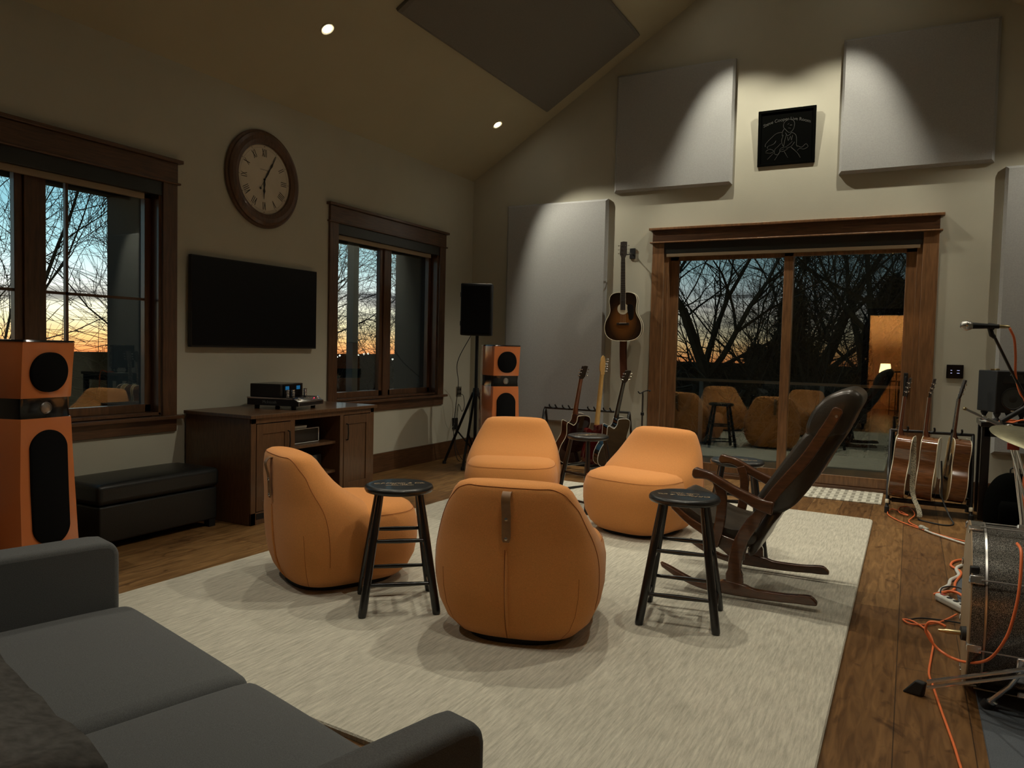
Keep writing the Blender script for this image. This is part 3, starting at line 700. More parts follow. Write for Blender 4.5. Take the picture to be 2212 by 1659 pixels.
def hand(a,L_,w_,nm,tail=0,x=.028):
    pts=[(-tail,.002),(0,.004),(L_*.25,w_),(L_*.45,w_*.5),(L_*.6,w_*1.2),(L_*.72,w_*.4),(L_,.0008)]
    m=MB(); l=[];r=[]
    for rr_,h_ in pts:
        sa,ca=math.sin(a),math.cos(a); l.append((x,sa*rr_+ca*h_,ca*rr_-sa*h_)); r.append((x,sa*rr_-ca*h_,ca*rr_+sa*h_))
    m.loft([[p for p in l+r[::-1]],[(p[0]+.0015,p[1],p[2]) for p in l+r[::-1]]]); return m.build(nm,'ink',ck)
hand(R(31),.235,.0085,'minute_hand'); hand(R(182),.155,.010,'hour_hand',x=.026)
m=MB().tube([(.030,0,0),(.030,math.sin(R(211))*.085,math.cos(R(211))*.085)],.0014,6); m.lathe([(.001,0),(.010,0),(.010,.002),(.001,.002)],(.029,math.sin(R(211))*.088,math.cos(R(211))*.088),(1,0,0),16); m.build('second_hand','ink',ck)
MB().lathe([(.001,0),(.009,0),(.007,.01),(.001,.012)],(.0225,0,0),(1,0,0),16).build('hub','ink',ck)

# ------------------------------------------------------------------ tower speakers (front local -Y)
def tower(loc,rot,label):
    t=thing('tower_speaker',label,'loudspeaker',loc,rot,'orange tower loudspeakers')
    def ring(z,w,yf,dep,k=0):
        pts=[(-w*.5,yf+.004),(-w*.44,yf),(0,yf-.004),(w*.44,yf),(w*.5,yf+.004),(w*.5+.006,yf+.02),(w*.5+.03,yf+.12),(w*.5+.03,yf+.22),(w*.5+.01,yf+.36),(w*.34,yf+dep-.03),(w*.2,yf+dep),(-w*.2,yf+dep),(-w*.34,yf+dep-.03),(-w*.5-.01,yf+.36),(-w*.5-.03,yf+.22),(-w*.5-.03,yf+.12),(-w*.5-.006,yf+.02)]
        return [(x,y,z) for x,y in pts]
    def sec(zs,name,m_,ws,yfs,bev=.0):
        return MB().loft([ring(z,w_,yf,.50) for z,w_,yf in zip(zs,ws,yfs)]).build(name,m_,t,ang=40)
    MB().box(-.20,.20,-.22,.24,0,.03).build('base_plate','black_lacquer',t,bevel=.006)
    sec([.03,.045,.25,.5,.7,.845,.855],'lower_cabinet','orange_lacquer',[.30,.305,.30,.29,.275,.265,.262],[-.285,-.285,-.265,-.25,-.243,-.24,-.238])
    sec([.856,.90,.955],'middle_band','black_lacquer',[.258,.252,.258],[-.232,-.226,-.230])
    sec([.956,.965,1.1,1.225,1.235],'upper_cabinet','orange_lacquer',[.262,.265,.268,.272,.270],[-.238,-.240,-.250,-.262,-.262])
    sec([1.2355,1.245],'top_plate','black_lacquer',[.272,.268],[-.266,-.262])
    # grilles: lower long oval, upper oval
    def oval(cx,z0,z1,hw,yfun,name,straight=True):
        m=MB(); pts=[];n=48; hz=(z1-z0)/2; cz=(z0+z1)/2
        for k in range(n):
            a=2*PI*k/n; c,s=math.cos(a),math.sin(a)
            if straight: x=hw*c; z=cz+math.copysign(hz-hw,s)+hw*s if abs(s)>1e-6 else cz
            else: x=hw*math.copysign(abs(c)**.9,c); z=cz+hz*s
            pts.append((x,z))
        m.loft([[(x,yfun(z)+.004,z) for x,z in pts],[(x,yfun(z)-.012,z) for x,z in pts],[(x*.95,yfun(z)-.017,cz+(z-cz)*.97) for x,z in pts]]); return m.build(name,'black_grille',t,ang=50)
    yl=lambda z: -.285+(z-.045)/(.855-.045)*.045+.0-.0
    yl2=lambda z: (-.285+(z-.045)*.0976) if z<.25 else (-.265+(z-.25)*.06) if z<.5 else -.25+(z-.5)*.03
    oval(0,.215,.795,.098,yl2,'woofer_grille')
    yu=lambda z: -.240-(z-.965)*.085
    oval(0,.985,1.185,.098,yu,'midrange_grille',False)
    MB().lathe([(.030,0),(.030,.004),(.026,.008),(.024,.003),(.001,.006)],(0,-.229,.905),(0,-1,0),28).build('tweeter','steel_dull',t)
    m=MB()
    for k in range(6): m.obox((-.075+.012*k,-.2295,.868),(.003,.002,.004))
    m.build('trim_dots','chrome',t)
    return t
tower((-4.07,2.247,0),R(95),'tall orange tower speaker at far left, beside the ottoman')
tower((-3.69,6.69,0),R(50),'tall orange tower speaker in the far corner, in front of the tripod speaker').scale=(1,1,1.035)

# ------------------------------------------------------------------ PA speaker on tripod
pa=thing('loudspeaker','black plastic loudspeaker mounted on top of the tripod in the corner','loudspeaker',(-4.08,6.93,1.385),R(25))
MB().loft([[(-.165,-.15,0),(.165,-.15,0),(.165,-.02,0),(.12,.16,0),(-.12,.16,0),(-.165,-.02,0)],[(-.165,-.155,.54),(.165,-.155,.54),(.165,-.02,.54),(.12,.16,.54),(-.12,.16,.54),(-.165,-.02,.54)]]).build('housing','black_plastic',pa,bevel=.012)
MB().box(-.148,.148,-.162,-.150,.02,.52).build('grille','black_grille',pa,bevel=.006)
for z in (.1,.40): MB().box(-.176,-.160,-.09,-.03,z,z+.05).build('side_handle','black_plastic',pa,bevel=.004)
ts=thing('speaker_tripod','black tripod stand under the corner loudspeaker','stand',(-4.08,6.93,0))
MB().cyl((0,0,.12),(0,0,1.384),.0175,None,16).build('pole','black_plastic',ts)
MB().lathe([(.0175,0),(.034,.0),(.034,.06),(.028,.09),(.0175,.09)],(0,0,.74),(0,0,1),18).build('collar','black_plastic',ts)
MB().lathe([(.0175,0),(.03,0),(.03,.05),(.0175,.05)],(0,0,.16),(0,0,1),18).build('lower_collar','black_plastic',ts)
for a in (193,280,65):
    d=Vector((math.cos(R(a)),math.sin(R(a)),0))
    L_=.34
    p0=d*.03+Vector((0,0,.78)); p1=d*L_+Vector((0,0,.02)); MB().tube([p0,p1],.0145,10).build('leg','black_plastic',ts)
    pm=p0.lerp(p1,.55); MB().tube([d*.03+Vector((0,0,.18)),pm],.009,8).build('brace','black_plastic',ts)
    MB().lathe([(.001,0),(.02,0),(.019,.03),(.012,.035)],p1-Vector((0,0,.02)),(0,0,1),12).build('rubber_foot','black_rubber',ts)
def cable(name,pts,r,m,label,cat='cable',group=None,k=8):
    return tag(MB().tube(spl(pts,k),r,8).build(name,m,None,ang=180),label,cat,group)
cable('speaker_cable',[(-4.16,6.95,1.40),(-4.36,7.0,1.1),(-4.50,7.25,.85),(-4.60,7.36,.55),(-4.55,7.25,.3),(-4.40,7.1,.02),(-4.2,7.05,.012)],.004,'black_rubber','black speaker cable hanging from the corner loudspeaker past the outlet')
cable('power_cable',[(-4.618,7.46,.72),(-4.56,7.46,.70),(-4.55,7.47,.58),(-4.57,7.45,.52),(-4.6,7.42,.60),(-4.605,7.40,.4),(-4.55,7.3,.15),(-4.42,7.22,.01),(-4.30,7.15,.01)],.0035,'black_rubber','black power cable looping from the upper wall outlet')
cable('loose_wire',[(-4.60,7.10,.60),(-4.60,7.16,.40),(-4.60,7.25,.33),(-4.605,7.36,.40),(-4.612,7.43,.66)],.002,'grey_rubber','thin wire drooping from the window corner to the wall outlet')
ou=thing('wall_outlet','metal double wall outlet plate with a plug, left of the corner','wall outlet',(XL,7.47,.745))
MB().box(0,.006,-.058,.058,-.058,.058).build('plate','steel_dull',ou,bevel=.003)
for y in (-.024,.024):
    for z in (-.024,.024): MB().lathe([(.015,0),(.015,.003),(.001,.003)],(.006,y,z),(1,0,0),14).build('socket','black_plastic',ou)
ou=thing('wall_outlet','small black outlet box low on the left wall behind the tripod','wall outlet',(XL,7.385,.38))
MB().box(0,.03,-.04,.04,-.065,.065).build('box','black_plastic',ou,bevel=.004)

# ------------------------------------------------------------------ acoustic panels
def apanel(name,label,x0,x1,z0,z1,th=.055):
    m=MB(); b=.022
    a=[(x0,YB-.001,z0),(x1,YB-.001,z0),(x1,YB-.001,z1),(x0,YB-.001,z1)]
    c=[(x,YB-th+b,z) for x,_,z in a]; cx,cz=(x0+x1)/2,(z0+z1)/2
    d=[(x-math.copysign(b,x-cx),YB-th,z-math.copysign(b,z-cz)) for x,_,z in a]
    m.loft([a,c,d]); tag(m.build('sound_absorber','panel_fabric',smooth=False),label,'acoustic panel','grey fabric acoustic panels on the end wall')
apanel('a','tall grey acoustic panel behind the far orange speaker and left guitar rack',-4.15,-2.935,.45,2.88)
apanel('a','square grey acoustic panel on the gable, left of the framed drawing',-2.87,-1.645,2.935,4.155)
apanel('a','square grey acoustic panel on the gable, right of the framed drawing',-.67,.555,2.945,4.165)
apanel('a','grey acoustic panel at the right edge, behind the microphone and studio monitor',.64,1.86,.45,2.90)
# ceiling panel
ca=math.atan(SL); n=Vector((SL,0,-1)).normalized(); e=Vector((1,0,SL)).normalized()
def cp_(x,y,h): v=Vector((x,y,zr(x)))+n*h; return v
m=MB(); cs=[(-3.61,4.80),(-2.585,4.80),(-2.585,7.48),(-3.61,7.48)]
m.loft([[cp_(x,y,.002) for x,y in cs],[cp_(x,y,.03) for x,y in cs],[cp_(x+(.02 if x<-3 else -.02),y+(.022 if y<6 else -.022),.05) for x,y in cs]])
tag(m.build('ceiling_sound_absorber','ceiling_panel_fabric',smooth=False),'large dark acoustic panel fixed to the sloping ceiling above the left wall','acoustic panel')

# ------------------------------------------------------------------ framed drawing
ar=thing('framed_drawing','small black square picture with chalk line drawing of a guitarist, high on the end wall','picture',(-1.149,YB-.012,3.345),(R(3.2),0,0))
hw_,hh=.262,.262
m=MB(); f=.025
m.box(-hw_,hw_,-.018,0,-hh,-hh+f); m.box(-hw_,hw_,-.018,0,hh-f,hh); m.box(-hw_,-hw_+f,-.018,0,-hh+f,hh-f); m.box(hw_-f,hw_,-.018,0,-hh+f,hh-f); m.build('frame','board_black',ar,bevel=.002)
dg=MB().box(-hw_+f,hw_-f,-.008,0,-hh+f,hh-f).build('drawing_board','board_black',ar)
MB().box(-.01,.01,-.002,.016,.2,.24).build('hanger','steel_dull',ar)
text('Steve Cooper Live Room',.043,'chalk',dg,(0,-.0085,.165),(PI/2,0,0),'lettering',.0003,bend=1.0,sx=.97)
def stroke(pts,r=.0016):
    # photo pixel coordinates of the drawing (u right, v down over a 0..100 square)
    P=[((u-50)/100*.47,-.0085,(50-v)/100*.47) for u,v in pts]; MB().tube(spl(P,4) if len(P)>2 else P,r,5).build('chalk_line','chalk',dg)
for s_ in ([(48,36),(44,30),(45,22),(52,17),(60,17),(65,24),(64,34),(60,40),(55,42),(50,38),(47,34)],[(46,33),(42,40),(42,48)],[(41,40),(30,42),(20,50),(10,60),(9,66)],[(14,70),(14,66),(26,62),(30,56)],[(48,42),(52,48),(57,46),(60,42)],[(60,42),(68,48),(70,58),(70,68),(72,72)],[(44,46),(41,58),(44,68)],[(50,46),(47,58),(45,70)],[(52,50),(54,58),(58,50),(60,58),(62,48)],
 [(62,60),(56,66),(50,70)],[(66,62),(60,70),(50,73)],[(40,62),(34,68),(28,74),(28,82),(34,84),(40,76),(46,74)],[(50,70),(40,72),(38,78),(46,78),(54,74)],[(10,76),(18,72),(26,76),(20,80),(10,78)],[(72,70),(80,74),(88,68),(92,74),(84,78),(76,76),(72,80)],[(26,80),(14,92)],[(38,80),(28,95)],[(46,78),(54,92)],[(60,72),(72,84),(78,94)],[(52,26),(55,24)],[(56,28),(60,28)],[(53,33),(58,34)]): stroke(s_)

# ------------------------------------------------------------------ keypad
kp=thing('wall_keypad','black square wall keypad with small lit buttons, right of the sliding door','keypad',(.343,YB,1.147))
MB().box(-.065,.065,-.012,0,-.06,.06).build('plate','tv_black',kp,bevel=.003)
for x,w_ in ((-.027,.012),(.026,.020)):
    for z in (.010,-.014): MB().box(x-w_/2,x+w_/2,-.0135,-.012,z-.002,z+.002).build('button_label','led_blue',kp)

# ------------------------------------------------------------------ guitars (front local -Y, bottom of body at z=0)
AC=[(0,0),(.10,.008),(.168,.048),(.196,.12),(.186,.20),(.150,.27),(.137,.315),(.141,.37),(.146,.42),(.130,.475),(.08,.503)]
def mirror(p): return p+[(0,p[-1][1]+.002)]+[(-x,z) for x,z in p[:0:-1]]
AC_F=closed2(mirror(AC),4)
CUT=closed2([(0,0),(.10,.008),(.168,.048),(.193,.12),(.180,.20),(.145,.27),(.135,.315),(.142,.37),(.150,.41),(.142,.435),(.10,.42),(.06,.405),(.032,.44),(.03,.49),(0,.50),(-.08,.498),(-.130,.475),(-.146,.42),(-.141,.37),(-.137,.315),(-.150,.27),(-.186,.20),(-.196,.12),(-.168,.048),(-.10,.008)],4)
TEL=closed2([(0,0),(.09,.008),(.145,.045),(.160,.11),(.145,.18),(.125,.23),(.130,.28),(.150,.325),(.150,.36),(.115,.37),(.07,.345),(.035,.345),(.03,.395),(-.06,.40),(-.12,.385),(-.145,.34),(-.135,.28),(-.122,.23),(-.142,.17),(-.158,.11),(-.145,.045),(-.09,.008)],4)
LPB=closed2([(0,0),(.09,.006),(.15,.04),(.17,.10),(.155,.17),(.125,.225),(.125,.27),(.145,.315),(.150,.35),(.12,.365),(.08,.345),(.04,.345),(.03,.39),(-.06,.40),(-.12,.385),(-.14,.33),(-.122,.27),(-.125,.225),(-.155,.17),(-.17,.10),(-.15,.04),(-.09,.006)],4)
def guitar(label,outline,th,body_m,top_m,loc,rot,bind='cream_binding',neck_m='mahogany',L_=.505,nut=.865,end=1.035,acoustic=True,peg='steel_dull',guard=True,six=False,head='fretboard_wood',name='acoustic_guitar',strings=True):
    t=thing(name,label,'guitar',loc,rot)
    h=th/2
    MB().prism(outline,-h+.003,h).build('body',body_m,t,bevel=.003,ang=30)
    MB().prism(outline,-h,-h+.003).build('top',top_m,t,ang=30)
    if bind:
        for y in (-h,h-.002):
            p=[(x*.997,y,z) for x,z in outline]; MB().tube(p+[p[0]],.0032,6,cap=False).build('binding',bind,t)
    yf=-h-.005
    MB().loft([[(-.0275,yf,L_*.64),(.0275,yf,L_*.64),(.0275,-h+.0,L_*.64),(-.0275,-h+.0,L_*.64)],[(-.022,yf,nut),(.022,yf,nut),(.022,-h,nut),(-.022,-h,nut)]]).build('fretboard','fretboard_wood' if neck_m!='maple' else 'maple',t,bevel=.001)
    if bind and acoustic:
        MB().tube([(-.0282,yf+.002,L_*.64),(-.0225,yf+.002,nut)],.0014,5).tube([(.0282,yf+.002,L_*.64),(.0225,yf+.002,nut)],.0014,5).build('fretboard_binding',bind,t)
    fr=MB()
    for k in range(1,19):
        z=nut-(nut-L_*.42)*(1-2**(-k/12))*1.05
        if z>L_*.66: w_=.0215+(.0055)*(nut-z)/(nut-L_*.64); fr.box(-w_,w_,yf-.001,yf,z-.0008,z+.0008)
    fr.build('frets','steel_dull',t)
    rings=[]
    for z,w_,d in ((L_*.97,.028,.055 if acoustic else .03),(L_+.02,.0275,.032 if acoustic else .026),(L_+.06,.0265,.022),(nut-.05,.0222,.019),(nut,.0215,.019)):
        rings.append([(w_*math.cos(PI*k/8),-h+d*math.sin(PI*k/8),z) for k in range(9)])
    MB().loft(rings).build('neck',neck_m,t,ang=60)
    # headstock, tilted back
    tl=.16 if acoustic else .03
    hp=[(-.022,0),(.022,0),(.028,.02),(.036,.03),(.034,.165),(.0,.17),(-.034,.165),(-.036,.03),(-.028,.02)] if not six else [(-.022,0),(.022,0),(.026,.02),(.040,.05),(.044,.10),(.036,.165),(.018,.19),(.0,.175),(-.016,.12),(-.022,.03)]
    k_=(end-nut)/.17
    hs=MB().loft([[(x,-h-.002+z*k_*tl,nut+z*k_) for x,z in hp],[(x,-h+.013+z*k_*tl,nut+z*k_) for x,z in hp]]).build('headstock',neck_m if neck_m=='maple' else head,t,bevel=.0015)
    for i in range(6):
        if six: sx,zz=-1,.035+.024*i; 
        else: sx,zz=(-1 if i<3 else 1),.045+.04*(i%3)
        y=-h+.004+zz*k_*tl; z=nut+zz*k_; xe=sx*(.036 if not six else .022)
        m=MB().lathe([(.003,0),(.003,.006),(.001,.007)],(xe*.6,y-.006,z),(0,-1,0),8)
        m.tube([(xe*.8,y+.008,z),(xe+sx*.016,y+.008,z)],.0025,6); m.lathe([(.001,0),(.0075,.002),(.0075,.010),(.001,.012)],(xe+sx*.012,y+.008,z),(sx,0,0),10)
        m.build('tuning_peg',peg,hs)
    if acoustic:
        sh=(0,-h,L_*.66) if False else (0,-h,.335)
        MB().lathe([(.001,0),(.0485,0),(.0485,.0006),(.001,.0006)],sh,(0,-1,0),36).build('sound_hole','tv_black',t)
        MB().lathe([(.050,0),(.058,0),(.058,.0007),(.050,.0007)],sh,(0,-1,0),36).build('rosette','cream_binding',t)
        MB().box(-.065,.065,-h-.008,-h,.165,.19).build('bridge','fretboard_wood',t,bevel=.002)
        MB().box(-.038,.038,-h-.012,-h-.007,.186,.190).build('saddle','white_plastic',t)
        if guard: MB().prism(closed2([(.05,.30),(.045,.36),(.062,.385),(.105,.365),(.115,.30),(.105,.235),(.08,.215),(.062,.235),(.060,.27)],3),-h-.0012,-h).build('pickguard','black_gloss_paint',t)
        ns,zb=6,.188
    else:
        MB().box(-.04,.04,-h-.01,-h,.09,.13).build('bridge','chrome',t,bevel=.002)
        for z in (.15,.26): MB().box(-.035,.035,-h-.006,-h,z,z+.022).build('pickup','chrome' if z>.2 else 'black_plastic',t,bevel=.002)
        ns,zb=6,.11
        for z in (.06,.13): MB().cyl((.10,-h,z),(.10,-h-.014,z),.009,None,12).build('knob','chrome',t)
        MB().prism(closed2([(.04,.27),(.05,.33),(-.03,.36),(-.11,.33),(-.08,.26),(-.02,.20),(.03,.2)],3),-h-.0014,-h).build('pickguard','white_plastic' if six else 'black_gloss_paint',t)
    if strings:
        for i in range(ns):
            a=-.026+.0104*i; b=-.0175+.007*i
            MB().tube([(a,-h-.011,zb),(b,-h-.0075,nut)],.0006,4).build('string','steel_dull',t)
    return t
g=guitar('sunburst acoustic guitar hanging on the end wall left of the sliding door',AC_F,.105,'guitar_dark_gloss','sunburst_top',(-2.685,YB-.115,1.365),(R(1.5),R(-1.2),R(8)),neck_m='mahogany',peg='chrome')
wh=thing('guitar_hanger','black wall hanger yoke holding the sunburst guitar by its headstock','hanger',(-2.655,YB,2.29))
MB().box(-.03,.03,-.018,0,-.055,.055).build('wall_plate','black_plastic',wh,bevel=.004)
m=MB(); m.tube([(0,-.01,0),(0,-.09,-.015)],.006,8); m.tube(spl([(-.038,-.185,-.015),(-.04,-.12,-.022),(0,-.09,-.015),(.04,-.12,-.022),(.038,-.185,-.015)],5),.0065,8); m.build('yoke','black_rubber',wh)
sb=MB(); s_=spl([(-2.70,YB-.06,1.38),(-2.705,YB-.045,1.25),(-2.70,YB-.04,1.10),(-2.69,YB-.035,.99),(-2.69,YB-.05,.965),(-2.70,YB-.06,.985),(-2.705,YB-.065,1.1),(-2.71,YB-.075,1.25),(-2.71,YB-.08,1.38)],6)
sb.loft([[(p.x-.032,p.y,p.z),(p.x+.032,p.y-.0,p.z),(p.x+.032,p.y-.003,p.z),(p.x-.032,p.y-.003,p.z)] for p in s_])
tag(sb.build('guitar_strap','brown_leather_belt'),'brown leather guitar strap hanging below the sunburst guitar','strap')

def rack(loc,w_,label,yokes,rot=0,bands=False,h_=.655):
    t=thing('guitar_rack',label,'guitar rack',loc,rot,'black folding guitar racks')
    m=MB(); r_=.0125
    for x in (0,w_):
        MB().tube([(x,-.21,.03),(x,-.19,.06),(x,-.02,h_-.03),(x,0,h_),(x,.02,h_-.03),(x,.19,.06),(x,.21,.03)],r_,10).build('side_frame','black_gloss_paint',t,ang=60)
        for y in (-.21,.21): MB().lathe([(.014,0),(.018,.002),(.018,.05),(.013,.055)],(x,y,0),(0,0,1),12).build('foot','black_rubber',t)
        if bands: MB().lathe([(.0135,0),(.0155,.003),(.0155,.03),(.0135,.033)],(x,-.193,.075),(0,.25,1),14).build('cork_band','cream_binding',t)
    MB().tube([(0,0,h_),(w_,0,h_)],r_,10).build('top_bar','black_gloss_paint',t)
    for y in (-.14,.12):
        MB().tube([(0,y,.12 if y>0 else .10),(w_,y,.12 if y>0 else .10)],.011,10).build('bottom_rail','black_gloss_paint',t)
        MB().tube([(.03,y,.12 if y>0 else .10),(w_-.03,y,.12 if y>0 else .10)],.019,10).build('foam_sleeve','black_rubber',t)
    for x in yokes:
        for s in (-1,1): MB().tube(spl([(x+s*.008,-.005,h_),(x+s*.03,-.03,h_+.005),(x+s*.036,-.07,h_+.025),(x+s*.032,-.085,h_+.045)],4),.0075,8).build('yoke_arm','black_rubber',t)
    return t
rack((-.125,7.02,0),.585,'black guitar rack holding three acoustic guitars at right of the sliding door',(.09,.28,.47),bands=True)
rack((-3.40,7.22,0),.93,'black guitar rack with yokes in the left corner before the tall acoustic panel',(.12,.27,.55,.72),h_=.645)
# right rack: guitars face left and lean back to the right
def side_rot(lean,yawd=-90,side=0): 
    return (Matrix.Rotation(R(yawd),4,'Z')@Matrix.Rotation(R(-lean),4,'X')@Matrix.Rotation(R(side),4,'Y'))
def place(o,loc,mtx): o.rotation_euler=mtx.to_euler(); o.location=loc
for (x,y,ln,sd,lab,neckm,yd,bm) in ((-.045,6.95,4.5,0,'acoustic guitar at left in the right-hand rack, with spotted strap',"mahogany",-97,'guitar_side_wood'),(.145,6.95,3.5,0,'acoustic guitar in the middle of the right-hand rack',"mahogany",-97,'guitar_side_wood'),(.33,6.97,5,0,'acoustic guitar at right in the right-hand rack, showing its pale top',"mahogany",-82,'guitar_side_wood')):
    o=guitar(lab,AC_F,.118,bm,'spruce',(0,0,0),0,neck_m=neckm,peg='chrome',nut=.82,end=.975); place(o,(x,y,.122),side_rot(ln,yd))
for (x,y,ln,yd,lab,ol,th,bm,tm,bd,nm,ac,kw) in (
 (-3.02,7.02,13,-118,'dark cutaway acoustic guitar with brown neck in the left corner rack',CUT,.09,'guitar_dark_gloss','guitar_dark_gloss','cream_binding','mahogany',True,dict(nut=.86,end=1.0)),
 (-2.755,7.03,7,-122,'dark red electric guitar with pale maple neck in the left corner rack',TEL,.045,'guitar_red_gloss','guitar_red_gloss',None,'maple',False,dict(L_=.40,nut=.90,end=1.07,six=True,name='electric_guitar')),
 (-2.60,7.0,15,-116,'black guitar with white binding at right in the left corner rack',CUT,.07,'guitar_black_gloss','guitar_black_gloss','white_plastic','guitar_black_gloss',True,dict(nut=.85,end=.98,L_=.48))):
    o=guitar(lab,ol,th,bm,tm,(0,0,0),0,bind=bd,neck_m=nm,acoustic=ac,peg='chrome',**kw); place(o,(x,y,.128),side_rot(ln,yd))
# straps hanging from the right-hand rack guitars
def strap(pts,w_,m_,label):
    s=spl(pts,6); mb=MB(); rings=[]
    for i,p in enumerate(s):
        rings.append([p+Vector((-w_/2,0,0)),p+Vector((w_/2,.0,0)),p+Vector((w_/2,-.003,.001)),p+Vector((-w_/2,-.003,.001))])
    mb.loft(rings); tag(mb.build('guitar_strap',m_),label,'strap')
strap([(.045,6.83,.60),(.050,6.82,.48),(.052,6.80,.36),(.047,6.78,.26),(.062,6.74,.16),(.10,6.66,.08),(.105,6.62,.03),(.05,6.64,.006)],.036,'spotted_strap','spotted black and cream guitar strap hanging between the right-hand rack guitars')
cable('black_strap',[(.245,6.86,.45),(.255,6.84,.28),(.262,6.80,.16),(.31,6.68,.05),(.335,6.60,.008),(.27,6.52,.006),(.13,6.60,.006),(.10,6.66,.006)],.006,'black_rubber','thin dark strap looping down to the floor before the right-hand rack','strap')

# single guitar stand by the door
gs=thing('guitar_stand','empty black single guitar stand with yoke, left of the sliding door','guitar stand',(-2.425,7.50,0))
MB().tube([(0,0,.1),(0,0,.80),(.0,-.01,.835),(.012,-.03,.85)],.009,10).build('pole','black_gloss_paint',gs)
MB().lathe([(.009,0),(.017,.004),(.017,.03),(.009,.034)],(0,0,.60),(0,0,1),14).build('collar','black_plastic',gs)
MB().tube(spl([(-.02,-.10,.852),(-.012,-.06,.83),(.012,-.03,.848),(.05,-.03,.86),(.095,-.06,.865),(.10,-.10,.858)],5),.006,8).build('yoke','black_rubber',gs)
for a in (165,285,40):
    MB().tube([(0,0,.14),(.15*math.cos(R(a)),.15*math.sin(R(a)),.012)],.008,8).build('leg','black_gloss_paint',gs)

# ------------------------------------------------------------------ studio monitor, table, bag
tb2=thing('side_table','black table with square legs under the studio monitor','table',(.80,7.12,0))
MB().box(-.30,.55,-.22,.25,.735,.775).build('top','black_gloss_paint',tb2,bevel=.004)
MB().box(-.27,.52,-.20,.23,.66,.735).build('apron','black_plastic',tb2)
for x in (-.26,.50):
    for y in (-.17,.20): MB().box(x-.03,x+.03,y-.03,y+.03,0,.735).build('leg','black_gloss_paint',tb2,bevel=.003)
mo=thing('studio_monitor','black studio monitor speaker on the black table under the microphone','loudspeaker',(.655,7.06,.776),R(22))
MB().box(-.125,.125,-.13,.15,.075,.40).build('cabinet','black_plastic',mo,bevel=.008)
MB().lathe([(.001,.004),(.03,.003),(.06,-.008),(.072,.0),(.078,.006),(.083,.006),(.086,0)],(0,-.131,.185),(0,-1,0),40).build('woofer','black_rubber',mo)
MB().lathe([(.088,0),(.09,.003),(.086,.006),(.084,.003)],(0,-.131,.185),(0,-1,0),40).build('woofer_ring','black_gloss_paint',mo)
MB().loft([[(-.085,-.130,.30),(.085,-.130,.30),(.06,-.130,.37),(-.06,-.130,.37)],[(-.07,-.140,.305),(.07,-.140,.305),(.05,-.134,.36),(-.05,-.134,.36)]]).build('tweeter_horn','black_gloss_paint',mo,bevel=.003)
MB().box(-.011,.011,-.133,-.130,.085,.105).build('badge','white_plastic',mo)
for x in (-.09,.09):
    for y in (-.09,.1): MB().lathe([(.024,0),(.026,.01),(.012,.035),(.026,.065),(.024,.075)],(x,y,0),(0,0,1),14).build('isolation_foot','black_rubber',mo)
pp=MB(); pp.lathe([(.001,0),(.02,0),(.018,.012),(.001,.014)],(0,0,0),(0,0,1),14); pp.box(-.045,.0,-.012,.012,0,.01); o=pp.build('headphone_adapter','brass'); o.location=(.60,7.05,1.177); tag(o,'small brass adapter lying on top of the studio monitor','adapter')
o=MB().box(-.09,.10,-.06,.07,0,.006).build('paper_sheets','paper',bevel=.001); o.location=(.60,6.97,.776); o.rotation_euler=(0,0,.3); tag(o,'pale papers lying on the black table beneath the studio monitor','paper')
bg=thing('backpack','black soft backpack slumped on the floor under the black table','bag',(.72,6.72,0),R(10))
MB().loft([sring(p.x,-p.y,p.y,p.z,2.6,32) for p in spl([(.17,.10,0),(.185,.12,.02),(.19,.13,.15),(.17,.11,.28),(.12,.08,.37),(.06,.04,.41),(.02,.015,.415)],5)]).build('body','board_black',bg,ang=80)
MB().loft([sring(a,-d-.13,-.09,z,2.6,24) for z,a,d in ((.04,.12,.0),(.06,.13,.03),(.18,.13,.03),(.22,.11,.0))]).build('front_pocket','board_black',bg,ang=80)
MB().tube(spl([(-.03,0,.40),(-.025,0,.45),(.025,0,.45),(.03,0,.40)],5),.006,8).build('handle','black_rubber',bg)

# ------------------------------------------------------------------ bass drum (axis local X, open front towards -X)
bd=thing('bass_drum','sparkling dark grey bass drum cut off by the right edge','drum',(.228,3.40,.322),R(-1))
Rb=.303
def dl(prof,name,m_,seg=72,par=None): return MB().lathe([(r_,h_) for r_,h_ in prof],(0,0,0),(1,0,0),seg).build(name,m_,par or bd,ang=30)
dl([(Rb-.010,.05),(Rb-.004,.05),(Rb-.004,.44),(Rb-.010,.44)],'shell','drum_sparkle')
dl([(Rb-.012,.0),(Rb+.006,.0),(Rb+.006,.042),(Rb-.012,.042)],'front_hoop','drum_sparkle')
dl([(Rb-.0125,-.001),(Rb-.004,-.003),(Rb+.0065,-.001),(Rb+.0062,.003),(Rb-.012,.003)],'hoop_edge','drum_hoop_wood')
dl([(Rb-.004,.043),(Rb+.004,.043),(Rb+.005,.05),(Rb-.004,.052)],'head_rim','steel_dull')
dl([(Rb-.012,.40),(Rb+.006,.40),(Rb+.006,.44),(Rb-.012,.44)],'rear_hoop','drum_sparkle')
